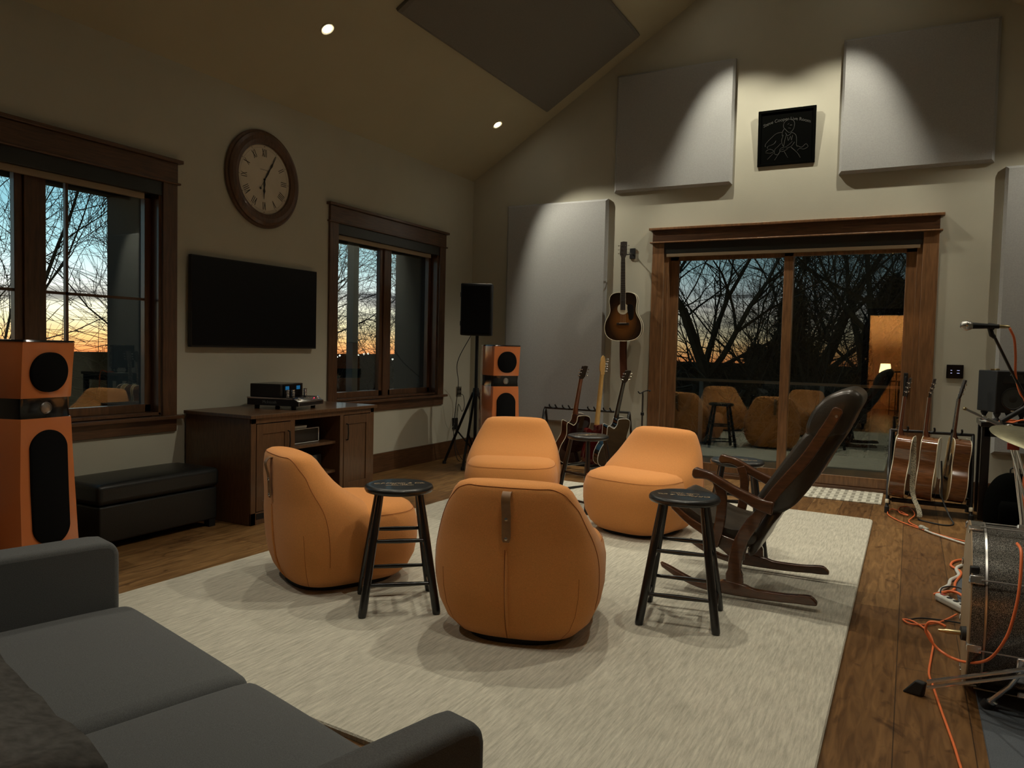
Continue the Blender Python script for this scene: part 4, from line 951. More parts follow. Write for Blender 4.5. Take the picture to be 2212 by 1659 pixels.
# front head with port hole
m=MB(); n=72; cy,cz,pr=-.15,-.06,.075
outer=[(.006,(Rb-.012)*math.cos(2*PI*k/n),(Rb-.012)*math.sin(2*PI*k/n)) for k in range(n)]
inner=[(.006,cy+pr*math.cos(2*PI*k/n),cz+pr*math.sin(2*PI*k/n)) for k in range(n)]
m.loft([outer,inner],cap=False); hd=m.build('front_head','drum_head',bd); hd.modifiers.new('s','SOLIDIFY').thickness=.001
MB().tube([inner[k] for k in range(0,n,2)]+[inner[0]],.003,6).build('port_ring','black_rubber',hd)
for k in range(8):
    a=2*PI*(k+.35)/8; c,s=math.cos(a),math.sin(a)
    rot=Matrix.Rotation(a,3,'X')
    m=MB(); m.obox((.017,(Rb+.010)*c,(Rb+.010)*s),(.045,.009,.03),rot); m.obox((-.006,(Rb+.002)*c,(Rb+.002)*s),(.004,.022,.022),rot); cl=m.build('claw','chrome',bd,bevel=.003)
    MB().tube([(.03,(Rb+.018)*c,(Rb+.018)*s),(.17,(Rb+.018)*c,(Rb+.018)*s)],.003,6).build('tension_rod','steel_dull',cl)
    MB().obox((.20,(Rb+.012)*c,(Rb+.012)*s),(.07,.026,.028),rot).build('lug','chrome',bd,bevel=.006)
sp=thing('mini','','x') if False else None
m=MB(); m.obox((.175,-.272,-.14),(.06,.035,.09)); bk=m.build('spur_bracket','chrome',bd,bevel=.008)
MB().tube([(.180,-.298,-.10),(.13,-.285,-.20),(.080,-.245,-.280)],.0085,10).build('spur','chrome',bk)
MB().lathe([(.010,0),(.016,.004),(.016,.02),(.012,.024)],(.093,-.240,-.276),(-.5,.3,-.6),14).build('spur_nut','chrome',bk)
MB().lathe([(.014,0),(.020,.004),(.023,.03),(.016,.034)],(.080,-.232,-.286),(-.35,.2,-.8),14).build('spur_foot','black_rubber',bk)
m=MB(); m.obox((.010,-Rb*.80,.17),(.03,.03,.05)); m.obox((.022,-Rb*.86,.13),(.05,.02,.035)); m.build('hoop_clamp','black_plastic',bd,bevel=.005)
# microphone in the port and its cable
km=thing('drum_microphone','black microphone poking out of the bass drum port hole','microphone',(.235,3.26,.235),R(90+8))
MB().lathe([(.012,-.03),(.025,-.028),(.028,0),(.028,.03),(.022,.04),(.022,.09),(.018,.094)],(0,0,0),(0,-1,0),24).build('body','black_rubber',km)
MB().lathe([(.009,0),(.009,.05),(.007,.055),(.0045,.075)],(0,.028,0),(0,1,0),14).build('connector','brass',km)

# ------------------------------------------------------------------ cymbal stand leg, cymbal, boom arms
cs=thing('cymbal_stand','chrome cymbal stand, its splayed leg crossing before the bass drum','stand',(.42,2.98,0))
def legpair(p0,p1,name):
    a=Vector(p0);b=Vector(p1); up_=Vector((0,0,.011)); m=MB()
    m.tube([a+up_,b+up_],.0075,8); m.tube([a-up_,b-up_],.0065,8)
    return m.build(name,'chrome',cs)
lg=legpair((-.315,.17,.055),(.02,.0,.25),'leg')
MB().loft([[(-.365+x,.205+y,z) for x,y,z in ((-.035,-.012,.0),(.03,-.03,.0),(.045,.0,.0),(-.02,.02,.0))],[(-.345+x,.19+y,z+.058) for x,y,z in ((-.012,-.006,0),(.02,-.018,-.005),(.03,.0,-.0),(.0,.012,0))]]).build('rubber_foot','black_rubber',lg,bevel=.006)
lg2=legpair((.28,-.20,.03),(.02,.0,.25),'leg'); legpair((.30,.26,.03),(.02,0,.25),'leg')
MB().tube([(0,0,.04),(0,0,.62)],.0127,14).build('tube','chrome',cs)
MB().tube([(0,0,.62),(.0,.0,.80)],.010,14).build('upper_tube','chrome',cs)
for z in (.10,.62): MB().lathe([(.0127,0),(.02,.004),(.02,.035),(.0127,.04)],(0,0,z-.02),(0,0,1),16).build('collar','black_plastic',cs)
# cymbal tilted, seen at the right edge
cy_=thing('cymbal','thin dull brass cymbal cut off by the right edge','cymbal',(.515,3.75,.925),(R(9),R(12),0))
MB().lathe([(.008,.028),(.03,.026),(.05,.014),(.12,.006),(.215,-.004),(.216,-.006),(.12,.004),(.05,.011),(.03,.023),(.008,.025)],(0,0,0),(0,0,1),64).build('plate','brass_cymbal',cy_,ang=60)
MB().lathe([(.001,0),(.014,0),(.014,.012),(.006,.02),(.001,.02)],(0,0,.026),(0,0,1),16).build('wing_nut','chrome',cy_)
bs=thing('boom_stand','chrome and black boom stand with telescopic arm above the cymbal','stand',(.42,4.27,0))
p=lambda x,y,z: Vector((x-.42,y-4.27,z))
MB().tube([p(.50,4.30,.905),p(.396,4.262,.945),p(.33,4.235,.976)],.009,12).build('thick_tube','steel_dull',bs)
MB().tube([p(.33,4.235,.976),p(.237,4.19,1.022)],.0062,12).build('inner_tube','steel_dull',bs)
MB().lathe([(.006,0),(.0095,.001),(.0095,.02),(.006,.021)],p(.325,4.233,.979),(-.9,-.4,.45),12).build('ring','chrome',bs)
MB().lathe([(.0055,0),(.0085,.001),(.0085,.012),(.004,.014)],p(.24,4.191,1.02),(-.9,-.4,.45),12).build('tip','brass',bs)
m=MB(); m.lathe([(.001,0),(.024,0),(.026,.006),(.026,.03),(.022,.036),(.001,.036)],p(.425,4.25,.93),(0,1,0),20); m.obox(p(.46,4.26,.93),(.05,.02,.018)); m.build('clamp','chrome',bs,bevel=.002)
MB().tube([p(.50,4.27,.915),p(.46,4.27,.93)],.004,8).build('wing_bolt','chrome',bs)
MB().tube([p(.39,4.262,.965),p(.60,4.36,1.115)],.0115,12).build('counterweight_arm','black_plastic',bs)
MB().tube([p(.435,4.27,.93),p(.50,4.30,.5),p(.52,4.31,.03)],.011,12).build('upright','chrome',bs)
for a in (20,140,260): MB().tube([p(.52,4.31,.16),p(.52+.28*math.cos(R(a)),4.31+.28*math.sin(R(a)),.015)],.008,8).build('leg','chrome',bs)
hs_=thing('hi_hat_stand','slanted chrome double rod with red badge rising beneath the cymbal','stand',(.43,3.93,0))
a=Vector((-.025,.0,.895)); b=Vector((.075,.03,.56))
for dx in (-.011,.011): MB().tube([a+Vector((dx,0,0)),b+Vector((dx,0,0))],.0055,10).build('rod','chrome',hs_)
MB().obox(a+Vector((.004,-.004,-.012)),(.045,.012,.03)).build('badge','badge_red',hs_,bevel=.002)
MB().obox(b+Vector((0,0,0)),(.05,.03,.05)).build('joint','chrome',hs_,bevel=.004)
MB().tube([b,(.08,.03,.30),(.09,.03,.01)],.011,12).build('lower_tube','chrome',hs_)
m=MB(); c_=Vector((.06,.02,.385)); m.lathe([(.001,0),(.018,0),(.018,.04),(.001,.04)],c_,(0,-1,0),16); m.tube([c_,c_+Vector((-.06,-.03,.025))],.005,8); m.tube([c_,c_+Vector((-.055,-.03,-.02))],.005,8); m.build('wing_clamp','chrome',hs_)

# ------------------------------------------------------------------ vocal microphone on boom
vm=thing('vocal_microphone','silver-headed vocal microphone pointing left on a boom, upper right','microphone',(.25,4.67,1.436),0)
dx=Vector((.98,.17,-.02)).normalized()
MB().lathe([(.001,-.030),(.012,-.028),(.022,-.018),(.0265,-.002),(.026,.008),(.020,.024),(.017,.028)],(0,0,0),dx,28).build('grille','steel_dull',vm,ang=80)
MB().lathe([(.0265,-.004),(.0275,-.002),(.0275,.003),(.0265,.005)],(0,0,0),dx,28).build('grille_band','chrome',vm)
MB().lathe([(.017,.028),(.016,.05),(.012,.12),(.0115,.15),(.009,.151)],(0,0,0),dx,20).build('handle','black_plastic',vm)
MB().lathe([(.009,.151),(.0095,.153),(.009,.185),(.005,.20)],(0,0,0),dx,14).build('connector','brass',vm)
mb_=thing('microphone_boom','black boom arm holding the vocal microphone','stand',(.37,4.727,0))
c0=Vector((.015,0,1.375))
m=MB(); m.tube([Vector((-.02,0,1.437)),Vector((.012,0,1.432))],.0165,14); m.tube([Vector((-.01,0,1.425)),Vector((.0,0,1.39)),c0],[.012,.013,.009],12); m.build('clip','black_rubber',mb_)
MB().tube([c0,Vector((.10,.04,1.20)),Vector((.21,.08,.99)),Vector((.33,.12,.76))],.0075,10).build('arm','black_gloss_paint',mb_)
MB().tube([Vector((.25,.09,.90)),Vector((.27,.1,.4)),Vector((.27,.1,.02))],.010,10).build('upright','black_gloss_paint',mb_)
MB().lathe([(.001,0),(.13,0),(.13,.012),(.02,.03),(.01,.05)],(.27,.1,0),(0,0,1),28).build('round_base','black_plastic',mb_)
cable('microphone_cable',[(.445,4.70,1.425),(.47,4.72,1.37),(.483,4.75,1.28),(.49,4.77,1.18),(.515,4.79,1.09),(.545,4.80,1.03),(.56,4.79,.85),(.55,4.75,.6),(.56,4.70,.3),(.6,4.66,.02)],.006,'orange_rubber','orange cable drooping from the vocal microphone at upper right')
cable('table_cable',[(.62,6.92,.785),(.68,6.90,.80),(.74,6.93,.795),(.72,6.97,.785),(.66,6.94,.785),(.70,6.88,.784),(.80,6.84,.78),(.82,6.83,.4),(.82,6.80,.02)],.006,'orange_rubber','orange cable coiled on the black table below the studio monitor')

# ------------------------------------------------------------------ floor cables
cable('floor_cable',[(.215,2.35,.013),(.187,2.656,.009),(.175,2.80,.009),(.149,3.041,.009),(.125,3.281,.009),(.115,3.40,.009),(.128,3.6,.009),(.137,3.77,.009),(.118,3.92,.009),(.06,4.03,.009),(.018,4.035,.009),(.05,3.985,.009),(.12,4.02,.009),(.19,4.12,.009),(.25,4.25,.012)],.0045,'orange_rubber','orange cable snaking over the oak floor at lower right to the frame bottom')
cable('drum_cable',[(.345,3.06,.636),(.350,2.99,.62),(.345,2.945,.52),(.335,2.94,.43),(.315,2.96,.33),(.275,3.05,.22),(.21,3.18,.155),(.14,3.26,.155),(.095,3.27,.21),(.10,3.265,.25),(.13,3.26,.258),(.158,3.255,.250)],.005,'orange_rubber','orange cable hanging in a loop from the bass drum rim to its microphone')
cable('coiled_cable',[(.62,5.80,.009),(.393,5.994,.009),(.259,6.10,.009),(.102,6.278,.009),(-.037,6.489,.009),(-.115,6.72,.009),(-.09,6.93,.012),(-.02,6.86,.012),(.03,6.70,.016),(-.03,6.78,.018),(-.035,6.98,.02),(.02,7.02,.03),(.06,6.90,.03),(.075,6.72,.02),(.035,6.49,.012),(.10,6.30,.012)],.0045,'orange_rubber','orange cable looped on the floor in front of the right-hand guitar rack')
cable('white_cable',[(.62,5.72,.010),(.40,5.90,.010),(.29,6.02,.010),(.20,6.12,.012),(.14,6.22,.012)],.007,'white_plastic','white cable lying beside the orange cable by the right-hand rack')
o=MB().lathe([(.010,0),(.018,.004),(.018,.035),(.013,.04),(.011,.075),(.006,.08)],(0,0,0),(.6,-.75,0),16).build('power_connector','grey_rubber'); o.location=(.11,6.285,.018); tag(o,'grey and white round cable connector on the floor before the right-hand rack','connector')
cable('white_cable',[(.40,5.42,.010),(.32,5.28,.010),(.29,5.18,.010),(.295,5.03,.010),(.25,4.90,.010),(.235,4.78,.010),(.195,4.66,.010),(.185,4.55,.012),(.20,4.49,.014)],.010,'white_plastic','thick white cable curving on the floor left of the bass drum')
cable('orange_cable',[(.40,5.50,.010),(.30,5.40,.010),(.265,5.25,.010),(.31,5.10,.012),(.27,4.85,.012),(.25,4.65,.02),(.16,4.52,.02),(.23,4.60,.025),(.28,4.55,.03),(.32,4.40,.02)],.007,'orange_rubber','orange cable tangled with the white cable left of the bass drum')
cable('dark_cable',[(.36,4.45,.03),(.28,4.60,.05),(.20,4.60,.04),(.185,4.50,.015)],.004,'black_rubber','thin dark cable arching over the tangled cables left of the bass drum')
cable('dark_cable',[(.30,4.12,.010),(.20,4.12,.010),(.10,4.10,.010),(.04,4.04,.010)],.004,'black_rubber','thin dark cable with plug on the floor beside the orange floor cable')
ps=thing('power_strip','white power strip with red switch on the floor beside the bass drum','power strip',(.235,4.40,.0),R(-58))
MB().box(-.11,.11,-.024,.024,0,.04).build('housing','white_plastic',ps,bevel=.012)
MB().box(-.085,-.055,-.009,.009,.038,.044).build('switch','badge_red',ps,bevel=.002)
for x in (-.02,.03,.08): MB().lathe([(.014,0),(.014,.002),(.001,.002)],(x,0,.040),(0,0,1),14).build('socket','black_plastic',ps)

# ------------------------------------------------------------------ downlights
def sp_light(name,loc,energy,size,col=(1,.93,.75),rad=.02,blend=.6,rot=None):
    l=bpy.data.lights.new(name,'SPOT'); l.energy=energy; l.color=col; l.spot_size=R(size); l.spot_blend=blend; l.shadow_soft_size=rad
    o=bpy.data.objects.new(name,l); C.objects.link(o); o.location=loc
    if rot: o.rotation_euler=rot
    return o
def downlight(x,y,e,label,size=84):
    s=1 if x<RX else -1; z=zr(x)
    t=thing('downlight',label,'ceiling light',(x,y,z),0,'recessed downlights'); t.rotation_euler=(0,-s*ca,0)
    MB().lathe([(.040,.0),(.058,0),(.058,.004),(.050,.007),(.040,.002)],(0,0,0),(0,0,-1),32).build('trim_ring','ceiling_paint',t)
    MB().lathe([(.001,0),(.033,0),(.033,.004),(.001,.004)],(0,0,-.001),(0,0,-1),24).build('lens','lamp_glow',t)
    tilt=ca if abs(x-RX)>2 else ca*(.6 if y>7 else .5)
    sp_light('downlight_lamp',(x+s*.03,y,z-.055),e,77 if (y>7 and abs(x-RX)<2) else size,blend=.45,rot=(0,-s*tilt,0))
EL=150
for x,y,e,lab in ((-3.97,7.07,EL*.8,'recessed downlight nearest the corner, left of the ceiling panel tip'),(-3.97,4.44,EL*.4,'recessed downlight in the sloping ceiling above the clock'),
  (-3.97,1.81,EL*.4,'recessed downlight over the near orange speaker, outside the view'),(1.69,7.07,EL*.5,'recessed downlight over the right-hand wall panel, outside the view'),(1.69,4.44,EL*.15,'recessed downlight over the drums, outside the view'),
  (-2.02,7.07,EL*1.3,'recessed downlight high left of the ridge near the end wall'),(-.26,7.07,EL*1.15,'recessed downlight high right of the ridge near the end wall'),
  (-2.02,4.44,EL*1.15,'recessed downlight high left of the ridge above the chairs'),(-.26,4.44,EL*1.05,'recessed downlight high right of the ridge above the rocking chair'),
  (-2.02,1.81,EL*.65,'recessed downlight high left of the ridge above the sofa'),(-.26,1.81,EL*.65,'recessed downlight high right of the ridge behind the chairs')):
    downlight(x,y,e,lab)

# ------------------------------------------------------------------ hall: lamp, console, railing, person (seen reflected in the door)
ct=thing('console_table','dark console table carrying the lit lamp in the hall behind the doorway','table',(-.55,-3.85,0))
MB().box(-.35,.35,-.16,.16,.70,.73).build('top','trim_wood',ct,bevel=.003)
for x in (-.32,.32):
    for y in (-.13,.13): MB().box(x-.018,x+.018,y-.018,y+.018,0,.70).build('leg','trim_wood',ct)
tl=thing('table_lamp','lit table lamp with glowing shade on the hall console table','lamp',(-.52,-3.85,.73))
MB().lathe([(.001,0),(.07,0),(.07,.012),(.02,.03),(.03,.1),(.012,.16),(.008,.2)],(0,0,0),(0,0,1),24).build('base','brass',tl)
MB().lathe([(.13,.17),(.10,.38),(.098,.38),(.128,.17)],(0,0,0),(0,0,1),32).build('shade','shade_glow',tl)
MB().lathe([(.001,0),(.028,.01),(.03,.04),(.001,.07)],(0,0,.20),(0,0,1),14).build('bulb','lamp_glow',tl)
pl_=bpy.data.lights.new('hall_lamp','POINT'); pl_.energy=420; pl_.color=(1,.62,.28); pl_.shadow_soft_size=.03
po=bpy.data.objects.new('hall_lamp',pl_); C.objects.link(po); po.location=(-.52,-3.85,1.05)
rl=thing('stair_railing','black metal stair railing with vertical bars in the hall','railing',(-.10,-3.0,0))
MB().box(-.30,.55,-.015,.015,.93,.96).build('handrail','black_plastic',rl); MB().box(-.30,.55,-.012,.012,.08,.10).build('bottom_rail','black_plastic',rl)
for k in range(8): MB().cyl((-.29+.118*k,0,.0),(-.29+.118*k,0,.94),.009,None,8).build('baluster','black_plastic',rl)
# person standing in the hall
def person(loc,rot):
    t=thing('person','person in dark clothes standing behind the stair railing in the hall','person',loc,rot)
    J={'pel':(0,0,.93,.125,.10),'belly':(0,.0,1.08,.115,.09),'chest':(0,0,1.27,.135,.095),'neck0':(0,.0,1.42,.065,.06),'neck':(0,-.01,1.50,.05,.05),'head0':(0,-.02,1.58,.07,.08),'head1':(0,-.02,1.66,.075,.09),'head2':(0,-.015,1.73,.045,.055)}
    E_=[('pel','belly'),('belly','chest'),('chest','neck0'),('neck0','neck'),('neck','head0'),('head0','head1'),('head1','head2')]
    for s,n in ((-1,'l'),(1,'r')):
        J.update({'hip'+n:(s*.09,0,.88,.09,.09),'kn'+n:(s*.10,-.01,.49,.058,.058),'an'+n:(s*.10,.02,.09,.04,.04),'to'+n:(s*.11,-.13,.035,.035,.025),
          'sh'+n:(s*.17,0,1.39,.055,.055),'el'+n:(s*.235,.02,1.11,.04,.04),'wr'+n:(s*.245,-.05,.88,.026,.026),'pa'+n:(s*.245,-.07,.82,.030,.018)})
        E_+=[('pel','hip'+n),('hip'+n,'kn'+n),('kn'+n,'an'+n),('an'+n,'to'+n),('neck0','sh'+n),('sh'+n,'el'+n),('el'+n,'wr'+n),('wr'+n,'pa'+n)]
        for f in range(4):
            J['f%d'%f+n]=(s*(.245),-.055-.018*f+.02,.765,.0085,.0085); J['g%d'%f+n]=(s*.235,-.05-.018*f+.02,.735-.004*abs(f-1.5),.007,.007); E_+=[('pa'+n,'f%d'%f+n),('f%d'%f+n,'g%d'%f+n)]
        J['t'+n]=(s*.225,-.105,.80,.010,.010); J['u'+n]=(s*.215,-.115,.77,.008,.008); E_+=[('pa'+n,'t'+n),('t'+n,'u'+n)]
    keys=list(J); me=bpy.data.meshes.new('body'); me.from_pydata([J[k][:3] for k in keys],[(keys.index(a),keys.index(b)) for a,b in E_],[])
    o=bpy.data.objects.new('body',me); C.objects.link(o); o.parent=t
    sk=o.modifiers.new('skin','SKIN'); sk.use_smooth_shade=True
    for i,k in enumerate(keys):
        v=me.skin_vertices[0].data[i]; v.radius=J[k][3:]; v.use_root=(k=='pel')
    sb_=o.modifiers.new('s','SUBSURF'); sb_.levels=sb_.render_levels=2; me.materials.append(M['skin'])
    MB().loft([sring(a,-d,d,z,2.3,24) for z,a,d in ((.82,.19,.14),(1.0,.165,.13),(1.2,.18,.135),(1.36,.20,.12),(1.43,.13,.09),(1.46,.07,.07))]).build('shirt','dark_cloth',t,ang=80)
    for s in (-1,1):
        MB().tube([(s*.165,0,1.39),(s*.235,.02,1.11),(s*.245,-.04,.92)],[.072,.056,.040],14).build('sleeve','dark_cloth',t,ang=80)
        MB().tube([(s*.085,0,.92),(s*.10,-.01,.49),(s*.10,.02,.06)],[.105,.075,.065],16).build('trouser_leg','grey_cloth',t,ang=80)
        MB().loft([sring(.045,-.17,.07,z,2.5,20,s*.105) for z in (0,.05)]+[sring(.038,-.12,.06,.085,2.5,20,s*.105)]).build('shoe','black_plastic',t,ang=60)
    MB().loft([sring(a,f,b_,z,2.1,20) for z,a,f,b_ in ((1.60,.078,-.0,.085),(1.66,.086,-.03,.092),(1.72,.083,-.07,.08),(1.765,.055,-.05,.055),(1.775,.02,-.02,.02))]).build('hair','hair',t,ang=80)
    MB().lathe([(.001,.02),(.010,.012),(.013,0),(.008,-.01)],(0,-.095,1.62),(0,-1,.2),10).build('nose','skin',t)
    for s in (-1,1):
        MB().lathe([(.001,.008),(.008,.004),(.009,0)],(s*.03,-.092,1.655),(0,-1,0),10).build('eye','white_plastic',t); MB().lathe([(.012,0),(.018,.006),(.001,.012)],(s*.072,-.01,1.64),(s,0,0),10).build('ear','skin',t)
    MB().box(-.022,.022,-.095,-.088,1.578,1.584).build('mouth','orange_seam',t)
    return t
person((.08,-3.55,0),PI+.3)

# ------------------------------------------------------------------ outdoors
dk=MB().box(-4.4,2.6,YB+T+.03,YB+2.9,-.12,-.03).build('deck','deck_wood',smooth=False); dk['kind']='structure'
ry=YB+2.75
rg_=thing('deck_railing','dark timber deck railing outside the sliding glass door','railing',(-.9,ry,-.03))
MB().box(-3.4,3.4,-.03,.03,.90,.935).build('handrail','deck_wood',rg_)
for k in range(5): MB().box(-3.2+1.55*k-.025,-3.2+1.55*k+.025,-.025,.025,0,.90).build('post','post_paint',rg_)
pst=MB().box(-4.98,-4.90,5.90,5.98,-.3,3.1).build('reflection_post','post_paint'); tag(pst,'pale grey post standing in for a reflection in the window above the media cabinet','post')  # made-up post in place of a grey reflection in the glass
struct(MB().box(-400,400,-300,600,-6.2,-6).build('ground','hill_ground',smooth=False))
# far hills
random.seed(11)
m=MB(); n=60; top=[];bot=[]
for i in range(n+1):
    a=R(-20+130*i/n); rr_=420; h_=-6+ -2.2+ 2.2*math.sin(i*.33)+1.6*math.sin(i*.9+1)
    x=-math.sin(a)*rr_; y=math.cos(a)*rr_; top.append((x,y,1.258-rr_*math.tan(R(1.15))+h_*.35+2)); bot.append((x,y,-60))
m.loft([bot,top,[(p[0]*1.2,p[1]*1.2,p[2]-8) for p in top]],cap=False,closed=False); o=m.build('distant_hills','hill_ground',smooth=False); o['kind']='structure'
def dirp(px,py,dist):
    d=fwd+rt*((px-1106)/1634.07)-up*((py-829.5)/1634.07); d.normalize(); return Vector((0,0,1.258))+d*dist
for i,(px,py) in enumerate(((722,764),(734,768),(774,767),(786,765),(795,764),(823,777),(848,776),(728,771),(825,774))):
    c_=dirp(px,py,240); o=MB().lathe([(.001,-.35),(.35,0),(.001,.35)],(0,0,0),(0,0,1),8).build('town_light','town_light'); o.location=c_
    tag(o,'tiny white town light far away beyond the right-hand window','town light','distant town lights')
def tree(name_label,base,h,seed,spread=1.0,levels=5,r0_=.13,lean=(0,0)):
    rnd=random.Random(seed); m=MB(); tips=[]
    V=[];F=[]
    def seg(a,b,ra,rb,nn):
        d=(b-a); 
        if d.length<1e-4: return
        q3=Vector(base)+b
        if q3.x>-5.5 and q3.y<YB+3.4: return      # branches never reach the house or the deck
        d.normalize(); u=d.orthogonal().normalized(); v=d.cross(u); i0=len(V)
        for p,r in ((a,ra),(b,rb)):
            for k in range(nn): t=2*PI*k/nn; V.append(p+r*(math.cos(t)*u+math.sin(t)*v))
        for k in range(nn): j=(k+1)%nn; F.append((i0+k,i0+j,i0+nn+j,i0+nn+k))
    def grow(p,d,L_,r,lv):
        ns=4 if lv>1 else 3; pts=[p]
        for s in range(ns):
            d=(d+Vector((rnd.gauss(0,.13),rnd.gauss(0,.13),rnd.gauss(.03,.08)))*(1 if lv<levels else .4)).normalized(); q_=p+d*(L_/ns); r2=r*(.86 if lv>0 else .8)
            seg(p,q_,r,r2,6 if lv>2 else 4 if lv>1 else 3); p=q_; r=r2; pts.append((p,d,r))
            if lv>0 and s>0:
                for _ in range(1 if lv>2 else 2):
                    ax=d.orthogonal().normalized(); ax.rotate(Matrix.Rotation(rnd.uniform(0,2*PI),3,d)); d2=d.copy(); d2.rotate(Matrix.Rotation(R(rnd.uniform(28,62)),3,ax)); d2.z+=.10*spread; d2.normalize()
                    grow(p,d2,L_*rnd.uniform(.55,.8),max(r*rnd.uniform(.45,.65),.0035),lv-1)
        if lv>0: grow(p,d,L_*.75,r*.9,lv-1)
    grow(Vector((0,0,0)),Vector((lean[0],lean[1],1)).normalized(),h*.36,r0_,levels)
    me=bpy.data.meshes.new('bare_tree'); me.from_pydata(V,[],F); me.materials.append(M['bark']); o=bpy.data.objects.new('bare_tree',me); C.objects.link(o); o.location=base
    tag(o,name_label,'tree')
trees=[('bare tree with fine upswept branches outside the left window',(-8.3,6.0,-4.0),10.5,3,1,5,.15,(-.02,-.12)),
 ('second bare tree outside the left window, its thin limbs at the left',(-10.2,5.6,-4.2),9.5,17,1,5,.12,(0,-.1)),
 ('bare tree showing at the left part of the right-hand window',(-9.0,10.2,-4.2),9.5,5,1,5,.16,(0,0)),
 ('bare tree farther off behind the right-hand window mullion',(-9.8,14.2,-4.5),9.5,8,1,5,.16,(0,0)),
 ('bare thick-branched tree behind the left pane of the sliding door',(-3.9,14.6,-3.5),9,12,1,5,.30,(.05,0)),
 ('bare tree behind the centre stile of the sliding door',(-2.0,15.6,-3.5),9,21,1,5,.30,(0,0)),
 ('bare tree behind the right pane of the sliding door',(-.6,14.9,-3.5),9,33,1,5,.2,(.05,0)),
 ('bare tree farthest right behind the sliding door',(.9,16.0,-3.5),9,47,1,5,.2,(0,0))]
trees+=[('stout forked bare tree just past the deck, left pane',(-2.45,13.2,-3.5),9,61,1,4,.30,(.03,0)),
 ('stout bare tree just past the deck, right pane',(-.95,13.0,-3.5),9,72,1,4,.26,(.04,0))]
def evergreen(label,base,h,rad,seed,n=9000):
    rnd=random.Random(seed); t=thing('evergreen_tree',label,'tree',base); V=[];F=[]
    for _ in range(n):
        z=rnd.random()**.8; r=rad*(1-z)**.7*rnd.uniform(.15,1)**.5*(.75+.25*math.sin(z*40+rnd.random())); a=rnd.uniform(0,2*PI)
        c=Vector((r*math.cos(a),r*math.sin(a),h*(.08+.92*z)-.25*r)); d=Vector((math.cos(a),math.sin(a),-.5+rnd.gauss(0,.5))).normalized()*rnd.uniform(.12,.26); w_=d.cross(Vector((rnd.gauss(0,1),rnd.gauss(0,1),1))).normalized()*rnd.uniform(.02,.05)
        i=len(V); V+= [c-w_,c+w_,c+d]; F.append((i,i+1,i+2))
    me=bpy.data.meshes.new('foliage'); me.from_pydata(V,[],F); me.materials.append(M['evergreen_needles']); o=bpy.data.objects.new('foliage',me); C.objects.link(o); o.parent=t
    MB().tube([(0,0,0),(0,0,h*.5),(0,0,h*.92)],[.22,.12,.03],8).build('trunk','bark',t)
evergreen('dark evergreen tree seen through the far right of the sliding door',(.95,14.0,-3.5),9.5,1.7,5)
evergreen('dark evergreen tree behind the middle stile of the sliding door',(-1.95,14.6,-3.5),5.9,1.4,6)
evergreen('low dark evergreen tree behind the right pane of the sliding door',(-.35,17.0,-3.5),6.4,2.0,7)
evergreen('low dark evergreen tree beyond the left pane of the sliding door',(-3.4,19.5,-3.5),5.0,2.0,9,6000)
ln_=thing('fill_lantern','small unseen lantern added outside, right of the sliding door, to brighten the deck','lamp',(.42,YB+T,1.95))  # out of view, added to light the deck boards
MB().box(-.05,.05,0,.02,-.09,.09).build('wall_plate','black_plastic',ln_,bevel=.003)
MB().box(-.045,.045,.04,.13,-.10,.07).build('glass_box','fill_lantern_glass',ln_)
MB().lathe([(.075,0),(.07,.012),(.02,.05),(.001,.055)],(0,.085,.07),(0,0,1),16).build('roof','black_plastic',ln_)
MB().tube([(0,.01,.12),(0,.06,.15),(0,.085,.12)],.006,8).build('bracket','black_plastic',ln_)
q=bpy.data.lights.new('lantern_fill','POINT'); q.energy=13; q.color=(1,.82,.55); q.shadow_soft_size=.05; o=bpy.data.objects.new('lantern_fill',q); C.objects.link(o); o.location=(.42,YB+T+.20,1.92)  # added fill light for the deck, just in front of the lantern
for lab,base,h,sd,sprd,lv,rr_,ln in trees: tree(lab,base,h,sd,sprd,lv,rr_,ln)

# ------------------------------------------------------------------ dusk sky
w=bpy.data.worlds.new('World'); bpy.context.scene.world=w; w.use_nodes=True; N=w.node_tree.nodes; L=w.node_tree.links
bg=N['Background']; tc=N.new('ShaderNodeTexCoord'); sp=N.new('ShaderNodeSeparateXYZ'); L.new(tc.outputs['Generated'],sp.inputs[0])
mr=N.new('ShaderNodeMapRange'); mr.inputs['From Min'].default_value=-.03; mr.inputs['From Max'].default_value=.25; L.new(sp.outputs['Z'],mr.inputs['Value'])
cr=N.new('ShaderNodeValToRGB'); L.new(mr.outputs[0],cr.inputs['Fac'])
def zf(deg): return (math.sin(R(deg))+.03)/.28
stops=[(-1.7,(.02,.01,.01)),(-1.3,(.55,.10,.03)),(-.6,(.95,.32,.10)),(.3,(1,.55,.22)),(1.2,(1,.80,.48)),(2.3,(1,.90,.70)),(3.2,(.80,.74,.68)),(4.4,(.66,.74,.76)),(6.0,(.42,.62,.68)),(8.5,(.24,.46,.55)),(14,(.08,.19,.27))]
e=cr.color_ramp.elements; e[0].position=zf(stops[0][0]); e[0].color=(*stops[0][1],1); e[1].position=1; e[1].color=(*stops[-1][1],1)
for dgr,c_ in stops[1:-1]: q=e.new(zf(dgr)); q.color=(*c_,1)
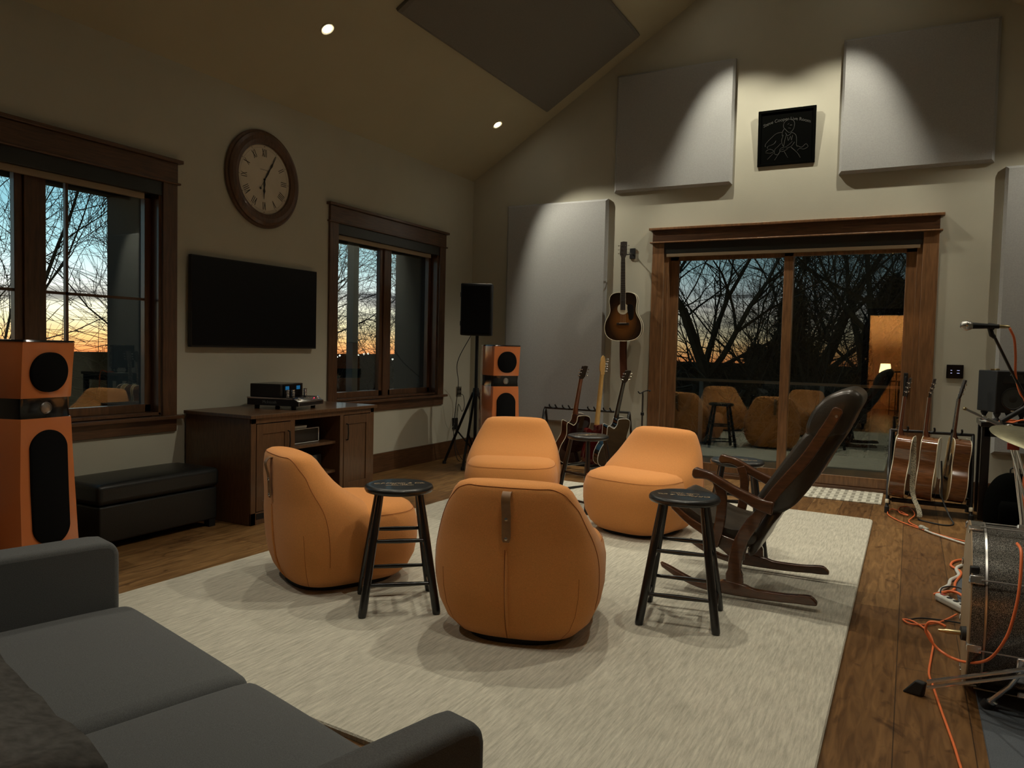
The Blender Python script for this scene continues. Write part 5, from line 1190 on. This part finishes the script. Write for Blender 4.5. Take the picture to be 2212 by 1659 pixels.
# streaky cloud bands close to the horizon
mp=N.new('ShaderNodeMapping'); mp.inputs['Scale'].default_value=(2.6,2.6,46); L.new(tc.outputs['Generated'],mp.inputs['Vector'])
ns=N.new('ShaderNodeTexNoise'); ns.inputs['Scale'].default_value=1.4; ns.inputs['Detail'].default_value=6; ns.inputs['Distortion'].default_value=.4; L.new(mp.outputs[0],ns.inputs['Vector'])
cl=N.new('ShaderNodeValToRGB'); cl.color_ramp.elements[0].position=.46; cl.color_ramp.elements[1].position=.60; L.new(ns.outputs['Fac'],cl.inputs['Fac'])
bandm=N.new('ShaderNodeValToRGB'); L.new(mr.outputs[0],bandm.inputs['Fac']); be=bandm.color_ramp.elements
be[0].position=zf(.2); be[0].color=(0,0,0,1); be[1].position=zf(4.6); be[1].color=(0,0,0,1)
q=be.new(zf(1.8)); q.color=(.55,.55,.55,1); q=be.new(zf(3.6)); q.color=(1,1,1,1); q=be.new(zf(4.1)); q.color=(.8,.8,.8,1)
mm=N.new('ShaderNodeMath'); mm.operation='MULTIPLY'; L.new(cl.outputs[0],mm.inputs[0]); L.new(bandm.outputs[0],mm.inputs[1])
mx=N.new('ShaderNodeMix'); mx.data_type='RGBA'; L.new(mm.outputs[0],mx.inputs['Factor']); L.new(cr.outputs[0],mx.inputs['A']); mx.inputs['B'].default_value=(.09,.08,.09,1)
# dimmer away from the sunset (west is -X)
az=N.new('ShaderNodeMapRange'); az.inputs['From Min'].default_value=-.05; az.inputs['From Max'].default_value=-.75; az.inputs['To Min'].default_value=.085; az.inputs['To Max'].default_value=1.0; L.new(sp.outputs['X'],az.inputs['Value'])
st_=N.new('ShaderNodeMath'); st_.operation='MULTIPLY'; st_.inputs[1].default_value=2.3; L.new(az.outputs[0],st_.inputs[0])
L.new(mx.outputs['Result'],bg.inputs['Color']); L.new(st_.outputs[0],bg.inputs['Strength'])

vs=bpy.context.scene.view_settings; vs.view_transform='Standard'; vs.look='None'; vs.gamma=1; vs.use_curve_mapping=False; vs.exposure=0
